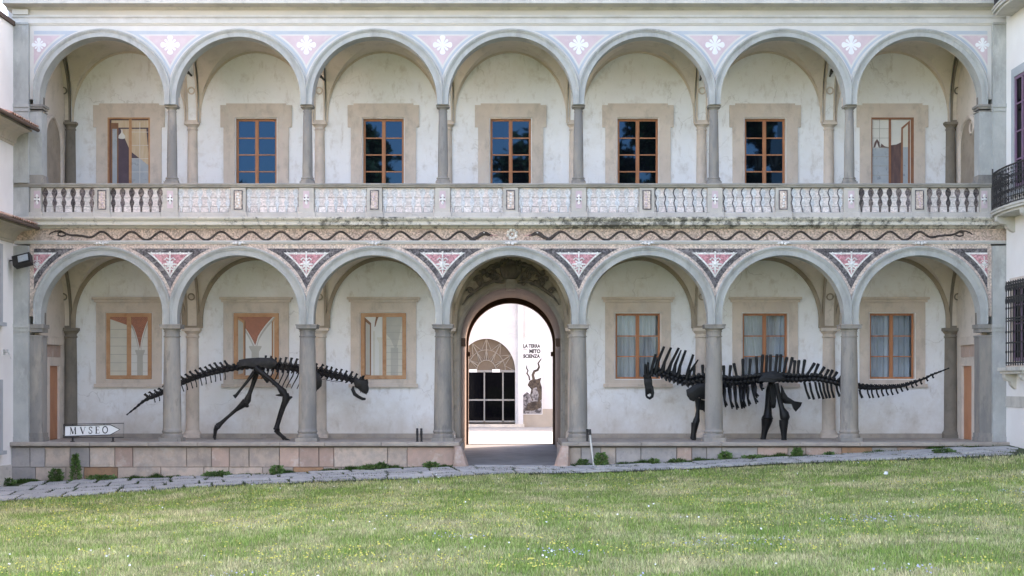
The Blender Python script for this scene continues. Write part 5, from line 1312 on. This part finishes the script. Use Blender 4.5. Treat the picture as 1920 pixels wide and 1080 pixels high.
for y_, dx in ((YD-.34, 0), (YD+.34, 190)):
    Zf('humerus', [(640,575,40),(642,630,26),(640,700,18),(634,760,24),(626,800,34),(616,830,34)], y_, 12, dx)
    Zf('forearm', [(612,825,40),(606,870,34),(598,930,28),(592,985,31)], y_, 12, dx)
    Zf('foot', [(594,975,31),(590,1000,34),(578,1003,20)], y_, 9, dx)
sk2 = plate(sau, 'skull', [Z1(*q) for q in ((93,385),(105,365),(135,362),(168,368),(176,400),(178,445),(190,460),(184,480),(186,520),(172,535),(150,528),(130,540),(122,560),(110,556),(106,480),(96,430))], YD-.075, YD+.075)
j2 = MB()
for s_ in (-1, 1): j2.tube([P(*Z1(a, b), YD+s_*yy) for a, b, yy in ((180,470,.07),(184,520,.07),(176,560,.06),(152,577,.04),(128,565,.02),(116,548,.015))], [r*SD/5.4 for r in (10, 15, 16, 15, 12, 9)], 8, .8)
j2.build('jaw', M[BONE], sk2, True)

# ------------------------------------------------------------------ the MVSEO direction sign
YS = -.15
def G(px_, py_): s = S*(D+YS)/D; return ((px_-CX)*s, ZE+(HY-py_)*s)
c0 = G(175, 828)
sign = thing('direction_sign', (c0[0], YS, 0), 'white arrow shaped museum sign with black serif lettering in a thin black frame', 'sign')
pan = [G(121.5, 798.5), G(121.5, 818), G(207, 815.3), G(225, 805.2), G(207, 796.3)]
MB().prism(pan, [], YS, YS+.015).build('arrow_panel', M['sign_white'], sign)
fr = MB()
ring = [Vector((a, YS-.004, b)) for a, b in pan]; fr.tube(ring+[ring[0]], .013, 6)
o4 = [G(119.5, 795.5), G(119.5, 820), G(232, 820), G(232, 793.5)]; ring = [Vector((a, YS+.005, b)) for a, b in o4]; fr.tube(ring+[ring[0]], .011, 6)
for q in (136, 195): fr.tube([(G(q, 0)[0], YS+.005, G(q, 795)[1]), (G(q, 0)[0], YS+.005, G(q, 797)[1])], .011, 6)
fr.build('frame', M['iron'], sign, True)
for q in (136, 212):
    x_ = G(q, 0)[0]; mb = MB().box(x_-.022, x_+.022, YS-.02, YS+.03, .0, G(0, 819.5)[1]); mb.box(x_-.045, x_+.045, YS-.07, YS+.07, -.002, .02); mb.build('foot', M['iron'], sign)
def glyph(ch, x, z, h, sl):
    # polylines of (x,z) in em units with stroke half-width; thick/thin serif capitals
    T, t = .095, .032; g = []
    if ch == 'M': g = [([(.1,0),(.14,1)], t), ([(.14,1),(.50,.05)], T), ([(.50,.05),(.88,1)], t), ([(.88,1),(.92,0)], T), ([(0,.0),(.22,0)], t*.8), ([(.78,0),(1.06,0)], t*.8), ([(.02,1),(.2,1)], t*.8), ([(.84,1),(1.0,1)], t*.8)]
    if ch == 'V': g = [([(.1,1),(.48,0)], T), ([(.48,0),(.84,1)], t), ([(-.02,1),(.26,1)], t*.8), ([(.72,1),(.96,1)], t*.8)]
    if ch == 'E': g = [([(.18,0),(.18,1)], T), ([(.04,1),(.66,1)], t), ([(.04,0),(.70,0)], t), ([(.2,.52),(.5,.52)], t), ([(.66,1),(.66,.82)], t*.8), ([(.70,0),(.72,.22)], t*.8), ([(.5,.62),(.5,.42)], t*.8)]
    if ch == 'O':
        for s_, in ((1,), (-1,)): g.append(([(.45+s_*.40*math.sin(a), .5-.5*math.cos(a)) for a in [math.pi*k/10 for k in range(11)]], T*.8))
    if ch == 'S': g = [([(.56,.80),(.52,.94),(.36,1.0),(.18,.95),(.10,.78),(.18,.62),(.40,.47),(.56,.32),(.56,.15),(.42,.02),(.24,0),(.10,.08),(.06,.24)], T*.62), ([(.58,.98),(.58,.74)], t*.7), ([(.05,.28),(.05,.0)], t*.7)]
    mb = MB()
    for pl, w in g:
        for a, b in zip(pl[:-1], pl[1:]):
            a = Vector(a); b = Vector(b); dd_ = (b-a).normalized(); nn = Vector((-dd_.y, dd_.x))*w; e = dd_*w*.5
            q = [a-nn-e, b-nn+e, b+nn+e, a+nn-e]
            i0 = len(mb.v); mb.v += [(x+p.x*h*.92, YS-.003, z+p.y*h+sl*(p.x*h)) for p in q]; mb.f.append((i0, i0+1, i0+2, i0+3))
    return mb.build('letter', M['sign_black'], sign)
for ch, xx in (('M', 131), ('V', 150), ('S', 166), ('E', 178.5), ('O', 192)): q = G(xx, 814-(xx-131)*.03); glyph(ch, q[0], q[1], .185, .02)

# ------------------------------------------------------------------ small fittings
fl = thing('floodlight', (XL+.1, -.35, 5.0), 'black rectangular floodlight fixed beside the left pier', 'lamp')
c = Vector(P(41, 487, -.55)); Rm = Matrix.Rotation(R(-14), 3, 'Y') @ Matrix.Rotation(R(-20), 3, 'X')
def rbox(hx, hy, hz, off=(0,0,0)):
    mb = MB().box(-hx+off[0], hx+off[0], -hy+off[1], hy+off[1], -hz+off[2], hz+off[2]); mb.v = [tuple(c+Rm @ Vector(v)) for v in mb.v]; return mb
rbox(.25, .07, .145).build('housing', M['iron'], fl); rbox(.14, .01, .095, (.06, -.08, 0)).build('lens', M['paint_bluegrey'], fl)
for k in range(4): rbox(.24, .012, .15, (0, .09+.03*k, 0)).build('cooling_fin', M['iron'], fl)
MB().tube([c, c+Vector((-.12, .1, 0)), (XL, c.y+.1, c.z-.02)], .022, 6).build('bracket', M['iron'], fl, True)
wb = thing('wall_tap', (XL, -.5, 2.4), 'small grey metal fitting on the white wall left of the pier', 'fitting')
c = Vector(P(13, 662, -.9)); mb = MB().tube([(XL, c.y, c.z+.03), (XL+.13, c.y, c.z+.03), (XL+.17, c.y, c.z-.05)], .022, 7); mb.tube([(XL+.1, c.y-.06, c.z+.08), (XL+.1, c.y+.06, c.z+.08)], .018, 6); mb.tube([(XL+.1, c.y, c.z+.03), (XL+.1, c.y, c.z+.08)], .014, 6); mb.tube([(XL+.12, c.y, c.z), (XL+.2, c.y, c.z-.16)], .012, 5)
mb.build('spout', M['aluminium'], wb, True); MB().box(XL, XL+.02, c.y-.07, c.y+.07, c.z-.05, c.z+.1).build('back_plate', M['aluminium'], wb)
# paired black tubes on the terrace edge
for q, lab in ((782.3, 'black metal tube on the terrace, left of the pair by the passage'), (790, 'black metal tube on the terrace, right of the pair by the passage')):
    x_ = P(q, 0, -.12)[0]; t_ = thing('torch_tube', (x_, -.12, 0), lab, 'post', 'black tubes on the terrace edge')
    MB().lathe([(.030, 0), (.030, .18), (.036, .2), (.036, .30), (.03, .32), (.033, .34), (.033, .37), (.022, .38)], x_, -.12, 12).build('tube', M['iron'], t_, True)
    MB().lathe([(.045, -.002), (.045, .02)], x_, -.12, 12).build('foot', M['iron'], t_)
    MB().tube([(x_, -.12, .37), (x_+(.03 if q < 785 else .02), -.12, .44), (x_+(-.02 if q < 785 else -.10), -.1, .56)], .008, 5).build('wick_arm', M['aluminium'], t_)
lp = thing('leaning_pole', (P(1113, 868, -.45)[0], -.45, ground_z(2.3, -.45)), 'grey pole with black grip leaning on the terrace right of the passage', 'pole')
x0_, x1_ = P(1113.5, 0, -.45)[0], P(1106, 0, -.36)[0]; zb_ = ground_z(x0_, -.45)+.02
MB().tube([(x0_, -.45, zb_), (x1_, -.37, .22)], .034, 10).build('pole', M['aluminium'], lp, True)
MB().tube([(x1_, -.37, .20), (x1_-.01, -.365, .36)], [.045, .042], 10).build('grip', M['iron'], lp, True)
MB().tube([(x1_-.075, -.36, .02), (x1_-.08, -.36, .37)], .028, 8).build('second_tube', M['iron'], lp, True)
MB().tube([(x1_-.08, -.36, .36), (x1_-.06, -.36, .44), (x1_, -.34, .56)], .008, 5).build('wick_arm', M['aluminium'], lp)
# wheel-guard stones at the passage mouth
for s_, xg, lab in ((-1, P(862, 0, -.35)[0], 'worn rounded guard stone at the left jamb of the passage'), (1, P(1056, 0, -.35)[0], 'worn rounded guard stone at the right jamb of the passage')):
    t_ = thing('guard_stone', (xg, -.4, ground_z(xg, -.4)), lab, 'stone'); gz = ground_z(xg, -.4)
    mb = MB(); n, m = 14, 9
    for j in range(m+1):
        v = j/m; hw = .235*(1-.52*v**1.3); hd = .26*(1-.5*v**1.2); xoff = -s_*(.10*(1-v)-.05)
        for i in range(n):
            a = 2*math.pi*i/n; sq = 1/max(abs(math.cos(a)), abs(math.sin(a)))**.35
            k_ = 1+.05*noise.noise(Vector((math.cos(a)*2, math.sin(a)*2, v*3+s_)))
            mb.v.append((xg+xoff+hw*math.cos(a)*sq*k_, -.36+hd*math.sin(a)*sq*k_, gz-.08+.68*v))
    mb.f = [(j*n+i, j*n+(i+1) % n, (j+1)*n+(i+1) % n, (j+1)*n+i) for j in range(m) for i in range(n)]+[tuple(m*n+i for i in range(n))]
    mb.build('stone', M['terrace_pink'], t_, True)
# spotlights under the upper vaults
for q, lab in (((355, 139), 'small black spotlight under the upper vault between first and second bay'), ((604, 147), 'small black spotlight under the upper vault between second and third bay'), ((1309, 147), 'small black spotlight under the upper vault between fifth and sixth bay'), ((1552, 140), 'small black spotlight under the upper vault between sixth and seventh bay')):
    y_ = 2.62; c = Vector(P(q[0]+4, q[1]+3, y_)); e = Vector(P(q[0]-7 if q[0] < 900 else q[0]+8, q[1]-8, y_-.4))
    t_ = thing('spotlight', tuple(c), lab, 'lamp', 'spotlights under the upper vaults')
    MB().tube([c, c.lerp(e, .55)], [.03, .03], 8).build('arm', M['iron'], t_, True); MB().tube([c.lerp(e, .5), e], [.045, .06], 8).build('lamp_head', M['iron'], t_, True)
    MB().tube([c, c+Vector((0, .34, .02))], .02, 6).build('mount', M['iron'], t_)

# ------------------------------------------------------------------ weeds, grass, flowers
def leafy(name, x, y, h, w, n, label, tall=False, seed=0):
    rnd = random.Random(seed); gz = ground_z(x, y)+.01
    t_ = thing(name, (x, y, gz), label, 'plant', 'weeds at the foot of the terrace')
    mb = MB(); st = MB()
    for k in range(n):
        if tall: v = rnd.random()**.8; rr = w*(1-v*.85)*(.35+.65*rnd.random()); zz = gz+h*v
        else: v = rnd.random(); rr = w*math.sqrt(rnd.random())*(math.sin(math.pi*min(.98, .15+v*.8))**.6); zz = gz+h*v
        a = rnd.uniform(0, 6.283); cx_, cy_ = x+rr*math.cos(a), y+rr*math.sin(a)*.7
        L = rnd.uniform(.04, .11); d1 = Vector((math.cos(a)+rnd.uniform(-.6, .6), math.sin(a)+rnd.uniform(-.6, .6), rnd.uniform(-.2, .9))).normalized(); d2 = d1.cross(Vector((rnd.uniform(-1, 1), rnd.uniform(-1, 1), rnd.uniform(-1, 1)))).normalized()*L*.30
        c_ = Vector((cx_, cy_, zz)); i0 = len(mb.v); mb.v += [tuple(c_), tuple(c_+d1*L*.5+d2), tuple(c_+d1*L), tuple(c_+d1*L*.5-d2)]; mb.f.append((i0, i0+1, i0+2, i0+3))
    for k in range(6 if not tall else 3):
        a = rnd.uniform(0, 6.283); st.tube([(x, y, gz-.02), (x+w*.3*math.cos(a)*(0.3 if tall else 1), y+w*.2*math.sin(a), gz+h*(.9 if tall else .6))], [.008, .004], 4)
    mb.build('leaves', M['weed_leaf'], t_, False, False); st.build('stems', M['weed_leaf'], t_)
def WX(px_, y): return (px_-CX)*S*(D+y)/D
weeds = [(105, -.48, .34, .19, 420, 'round dark green weed bush at the left end of the terrace wall', 0), (141, -.46, .74, .17, 520, 'tall pointed green weed against the left end of the terrace wall', 1),
  (190, -.5, .14, .42, 420, 'low spreading weed under the orange terrace block', 0), (408, -.48, .13, .40, 420, 'low dark weed mat below the leaning hind foot of the skeleton', 0), (519, -.5, .24, .17, 300, 'small weed tuft growing at the small orange terrace block', 0),
  (700, -.46, .13, .42, 420, 'low green weed mat left of the passage', 0), (716, -.46, .2, .12, 200, 'leafy weed at the pink terrace block left of the passage', 0), (808, -.44, .16, .22, 240, 'weed tuft below the paired black tubes', 0),
  (1127, -.5, .36, .17, 420, 'bushy green weed beside the leaning pole', 0), (1093, -.42, .2, .14, 220, 'dark weed between guard stone and leaning pole', 0), (1226, -.42, .14, .13, 160, 'small weed beneath the pointed dark terrace stone', 0), (1268, -.42, .11, .18, 160, 'flat weed tuft right of the pointed dark terrace stone', 0),
  (1360, -.42, .24, .16, 300, 'bright green weed below the front legs of the spiny skeleton', 0), (1495, -.42, .24, .13, 260, 'leafy weed below the tail root of the spiny skeleton', 0), (1410, -.42, .10, .30, 260, 'low weed mat below the hind legs of the spiny skeleton', 0), (1770, -1.5, .10, .30, 260, 'low weed patch on the paving near the right pier', 0), (14, -.9, .16, .22, 240, 'weed tuft at the foot of the left white wall', 0), (1555, -.42, .08, .12, 120, 'tiny weed at the foot of the wall below the tail spines', 0)]
for i, (q, y, h, w, n, lab, tall) in enumerate(weeds): leafy('weed_plant', WX(q, y), y, h, w, n, lab, tall, i+1)

def blade_mesh(name, pts, h, wd, lean_sd, cols, label, cat, curve=True):
    n = len(pts); a = rng.uniform(0, 2*np.pi, n); la = rng.uniform(0, 2*np.pi, n); ln = np.abs(rng.normal(0, lean_sd, n))
    wx = np.cos(a)*wd*.5; wy = np.sin(a)*wd*.5; tx = np.cos(la)*ln*h; ty = np.sin(la)*ln*h
    V = np.empty((n, 5, 3)); x, y, z = pts[:, 0], pts[:, 1], pts[:, 2]
    V[:, 0] = np.stack([x-wx, y-wy, z], 1); V[:, 1] = np.stack([x+wx, y+wy, z], 1)
    V[:, 2] = np.stack([x+wx*.8+tx*.35, y+wy*.8+ty*.35, z+h*.55], 1); V[:, 3] = np.stack([x-wx*.8+tx*.35, y-wy*.8+ty*.35, z+h*.55], 1)
    V[:, 4] = np.stack([x+tx, y+ty, z+h], 1)
    me = bpy.data.meshes.new(name); base = (np.arange(n)*5)[:, None]
    idx = np.concatenate([base+np.array([[0,1,2,3]]), base+np.array([[3,2,4]])], 1).ravel()
    me.vertices.add(n*5); me.vertices.foreach_set('co', V.ravel().astype(np.float32))
    me.loops.add(n*7); me.loops.foreach_set('vertex_index', idx.astype(np.int32))
    me.polygons.add(n*2); st = np.stack([np.arange(n)*7, np.arange(n)*7+4], 1).ravel(); me.polygons.foreach_set('loop_start', st.astype(np.int32))
    me.update(calc_edges=True); me.validate()
    ca = me.color_attributes.new('tint', 'FLOAT_COLOR', 'POINT'); C4 = np.ones((n, 5, 4), np.float32); C4[:, :, :3] = cols[:, None, :]; ca.data.foreach_set('color', C4.ravel())
    m = bpy.data.materials.get('blade') or bpy.data.materials.new('blade')
    if not m.use_nodes:
        m.use_nodes = True; nt = m.node_tree; b = nt.nodes['Principled BSDF']; at = nt.nodes.new('ShaderNodeAttribute'); at.attribute_name = 'tint'
        nt.links.new(at.outputs['Color'], b.inputs['Base Color']); b.inputs['Roughness'].default_value = .7; b.inputs['Specular IOR Level'].default_value = .2
        b.inputs['Subsurface Weight'].default_value = 0
        tr = nt.nodes.new('ShaderNodeBsdfTranslucent'); nt.links.new(at.outputs['Color'], tr.inputs[0]); mx = nt.nodes.new('ShaderNodeMixShader'); mx.inputs[0].default_value = .35
        nt.links.new(b.outputs[0], mx.inputs[1]); nt.links.new(tr.outputs[0], mx.inputs[2]); nt.links.new(mx.outputs[0], nt.nodes['Material Output'].inputs[0])
    me.materials.append(m); o = link(bpy.data.objects.new(name, me)); return tag(o, label, cat, kind='stuff')
gzv = np.vectorize(ground_z); lev = np.vectorize(lawn_edge)
def fbm(x, y, s, o=4, off=0.0):
    return np.array([noise.fractal(Vector((a*s+off, b*s, off*.7)), .9, 2.1, o) for a, b in zip(x, y)])
NB_ = 300000
u = rng.uniform(0, 1, NB_*2); dist = 13.0+ (40.0-13.0)*u**1.15
yy_ = -D+dist; half = 14.9*dist/D+.6; xx_ = rng.uniform(-1, 1, len(u))*half
edge = np.array([lawn_edge(a) for a in xx_]); keep = (yy_ < edge+.02+rng.normal(0, .07, len(u))) & (np.abs(xx_) < 13.8); xx_, yy_, dist = xx_[keep][:NB_], yy_[keep][:NB_], dist[keep][:NB_]
zz_ = gzv(xx_, yy_)-.03
# low-frequency patch masks evaluated on a coarse lattice
gx = np.linspace(-15, 15, 241); gy = np.linspace(-30, 0, 241); GX, GY = np.meshgrid(gx, gy)
def lattice(s, off, sy=1.0): return np.array([noise.fractal(Vector((a*s+off, b*s*sy, off)), .8, 2.1, 5) for a, b in zip(GX.ravel(), GY.ravel())]).reshape(GX.shape)
Ld = .6*lattice(.55, 3.1, .75)+.55*lattice(1.9, 5.3, .8); Lh = .6*lattice(.5, 9.7, .8)+.7*lattice(2.2, 21.7, .9); Lf = lattice(.42, 17.3, 1.2)
def samp(Lt, x, y):
    i = np.clip(((y+30)/30*240), 0, 239.99); j = np.clip(((x+15)/30*240), 0, 239.99); i0 = i.astype(int); j0 = j.astype(int); fi = i-i0; fj = j-j0
    return Lt[i0, j0]*(1-fi)*(1-fj)+Lt[i0+1, j0]*fi*(1-fj)+Lt[i0, j0+1]*(1-fi)*fj+Lt[i0+1, j0+1]*fi*fj
dry = np.clip(samp(Ld, xx_, yy_)*1.1+.30+rng.normal(0, .25, len(xx_)), 0, 1); hh = samp(Lh, xx_, yy_)
g1 = np.array([.155, .27, .055]); g2 = np.array([.36, .47, .135]); d1 = np.array([.66, .59, .36]); mixg = rng.uniform(0, 1, len(xx_))[:, None]
green = g1*(1-mixg)+g2*mixg; cols = green*(1-dry[:, None])+(d1*(.75+.5*mixg))*dry[:, None]; cols = cols*np.clip(rng.normal(1, .24, len(xx_)), .45, 1.6)[:, None]*(1+.22*samp(Lh, xx_, yy_))[:, None]
hgt = np.clip(.042+.04*hh+rng.exponential(.013, len(xx_)), .02, .17); wid = .006+.0045*dist/20*1.6
blade_mesh('grass', np.stack([xx_, yy_, zz_], 1), hgt, wid, .55, cols, 'short green and straw coloured grass growing over the lawn', 'grass')
# seed-head stalks
k = rng.choice(len(xx_), 9000, replace=False); blade_mesh('dry_stalks', np.stack([xx_[k], yy_[k], zz_[k]], 1), rng.uniform(.10, .24, 9000), np.full(9000, .007), .35, np.tile(np.array([.42, .37, .20]), (9000, 1))*rng.uniform(.7, 1.2, (9000, 1)), 'thin pale dry grass stalks standing above the lawn', 'grass')
# grass and moss in the paving joints and along the foot of the terrace
jp = []
for q in SLAB_EDGES:
    for a, b in ((q[0], q[1]), (q[1], q[2])):
        n_ = int((b-a).length*95*max(0, .7+1.0*noise.noise(Vector((a.x*.8, a.y*1.3, 2.0)))))
        for _ in range(n_): p_ = a.lerp(b, random.random()); jp.append((p_.x+random.gauss(0, .02), p_.y+random.gauss(0, .02)))
jp = np.array(jp); jc = np.array([[.06, .11, .03]])*rng.uniform(.5, 1.6, (len(jp), 1)); jm = rng.uniform(0, 1, len(jp)) < .4; jc[jm] = np.array([.05, .045, .03])
blade_mesh('joint_grass', np.stack([jp[:, 0], jp[:, 1], gzv(jp[:, 0], jp[:, 1])], 1), rng.uniform(.035, .075, len(jp)), np.full(len(jp), .013), .5, jc, 'short grass and moss growing in the paving joints', 'grass')
wx_ = rng.uniform(-13.8, 13.6, 26000); wm = np.array([noise.fractal(Vector((a*1.1, 4.2, 0)), .8, 2.1, 4) for a in wx_]); kk = (wm+rng.normal(0, .15, len(wx_)) > -.02) & ((wx_ < -1.6) | (wx_ > 1.7)); wx_ = wx_[kk]; wm = wm[kk]
wy_ = -.34-np.abs(rng.normal(0, .05, len(wx_)))
blade_mesh('wall_foot_grass', np.stack([wx_, wy_, gzv(wx_, wy_)], 1), np.clip(.07+.17*np.clip(wm, 0, 1), .05, .24)*rng.uniform(.6, 1.3, len(wx_)), np.full(len(wx_), .016), .5, np.array([[.065, .12, .03]])*rng.uniform(.5, 1.5, (len(wx_), 1)), 'low green growth along the foot of the terrace wall', 'grass')
# flowers: little tilted discs
def flowers(name, n, pred, col, size, label, hz):
    mb = MB(); c = 0
    while c < n:
        dist_ = rng.uniform(14, 39.3); y = -D+dist_; x = rng.uniform(-1, 1)*(14.6*dist_/D)
        if y > lawn_edge(x)-.1 or abs(x) > 13.6 or not pred(x, y): continue
        z = ground_z(x, y)-.03+rng.uniform(*hz); s_ = size*rng.uniform(.7, 1.3); tx, ty = rng.uniform(-.6, .2), rng.uniform(-.9, -.1); i0 = len(mb.v)
        for q in range(6):
            a = q*math.pi/3; dx, dy = s_*math.cos(a), s_*math.sin(a); mb.v.append((x+dx, y+dy, z+dx*tx*.4-dy*ty))
        mb.f.append(tuple(range(i0, i0+6))); c += 1
    m = mk(name+'_petal', col, bump=0, rough=.6)
    return tag(mb.build(name, m, None, False, False), label, 'flowers', kind='stuff')
fl_m = lambda th: (lambda x, y: float(samp(Lf, np.array([x]), np.array([y]))[0])+rng.normal(0, .12) > th)
flowers('yellow_flowers', 4600, fl_m(.05), (.62, .55, .10), .0115, 'tiny yellow flowers scattered over the lawn', (.05, .11))
flowers('white_flowers', 130, lambda x, y: float(samp(Lh, np.array([x]), np.array([y]))[0]) > .25, (.82, .82, .80), .015, 'tiny white daisies in the lawn', (.05, .10))
spots = [(3.2, -20.5, .55), (5.9, -17.5, .5), (.8, -21.5, .35), (-4.2, -24.6, .4), (-3.4, -24.0, .3), (1.5, -24.8, .3), (10.2, -13.5, .5), (-1.0, -19.2, .35), (4.6, -24.5, .3)]
flowers('blue_flowers', 300, lambda x, y: any(((x-a)/1.4)**2+(y-b)**2 < r*r*1.6 for a, b, r in spots), (.42, .42, .55), .011, 'patches of small pale blue flowers in the lawn', (.05, .11))
# crushed paper / stone on the grass
pp = P(1651, 887, -6.0); gz = ground_z(pp[0], -6.5)
t_ = MB().blob((pp[0], -6.5, gz+.05), (.055, .04, .04), 9, 3, .7).build('paper_scrap', M['sign_white'], None, True); tag(t_, 'small crumpled white paper lying on the lawn at right', 'litter')

# ------------------------------------------------------------------ trees behind the viewpoint (mirrored in the upper windows)
def tree(x, y, h, cr, label, seed):
    rnd = random.Random(seed); t_ = thing('pine_tree', (x, y, -.6), label, 'tree', 'pines behind the viewpoint')
    tr = MB().tube([(x, y, -.7), (x+.2, y, h*.3), (x-.1, y, h*.6), (x+.1, y, h*.85)], [.42, .34, .26, .12], 10); cl = []
    for k in range(26):
        a = rnd.uniform(0, 6.28); v = rnd.random(); rr = cr*(.25+.7*rnd.random())*(1-.35*v); c_ = Vector((x+rr*math.cos(a), y+rr*math.sin(a), h*(.55+.45*v))); cl.append((c_, rnd.uniform(.9, 1.9)))
        b_ = Vector((x, y, h*(.45+.4*v))); tr.tube([b_, b_.lerp(c_, .6)+Vector((0, 0, -.3)), c_], [.12, .08, .03], 5)
    tr.build('trunk', M['bark'], t_, True); n = 16000 if cr > 4 else 9000; mb = MB()
    for k in range(n):
        c_, r_ = rnd.choice(cl); d_ = Vector((rnd.gauss(0, 1), rnd.gauss(0, 1), rnd.gauss(0, .6))).normalized()*r_*rnd.random()**.4; p = c_+d_; L = rnd.uniform(.2, .5)
        e1 = Vector((rnd.gauss(0, 1), rnd.gauss(0, 1), rnd.gauss(0, 1))).normalized()*L; e2 = e1.cross(Vector((rnd.gauss(0, 1), rnd.gauss(0, 1), rnd.gauss(0, 1)))).normalized()*L*.4; i0 = len(mb.v)
        mb.v += [tuple(p-e1), tuple(p+e2), tuple(p+e1), tuple(p-e2)]; mb.f.append((i0, i0+1, i0+2, i0+3))
    mb.build('crown', M['leaf_dark'], t_, False, False)
tree(-20.5, -56, 15.6, 2.6, 'small dark pine standing behind the viewpoint, leftmost of five', 1)
tree(-10.8, -54, 19.5, 2.4, 'slender dark pine standing behind the viewpoint, second of five from the left', 2)
tree(2.0, -54, 17.6, 3.0, 'dark pine standing behind the viewpoint, middle of five', 3)
tree(9.6, -55, 23.0, 4.3, 'tall dark pine standing behind the viewpoint, second of five from the right', 4)
tree(17.2, -52, 23.0, 5.2, 'broad dark pine standing behind the viewpoint, rightmost of five', 5)
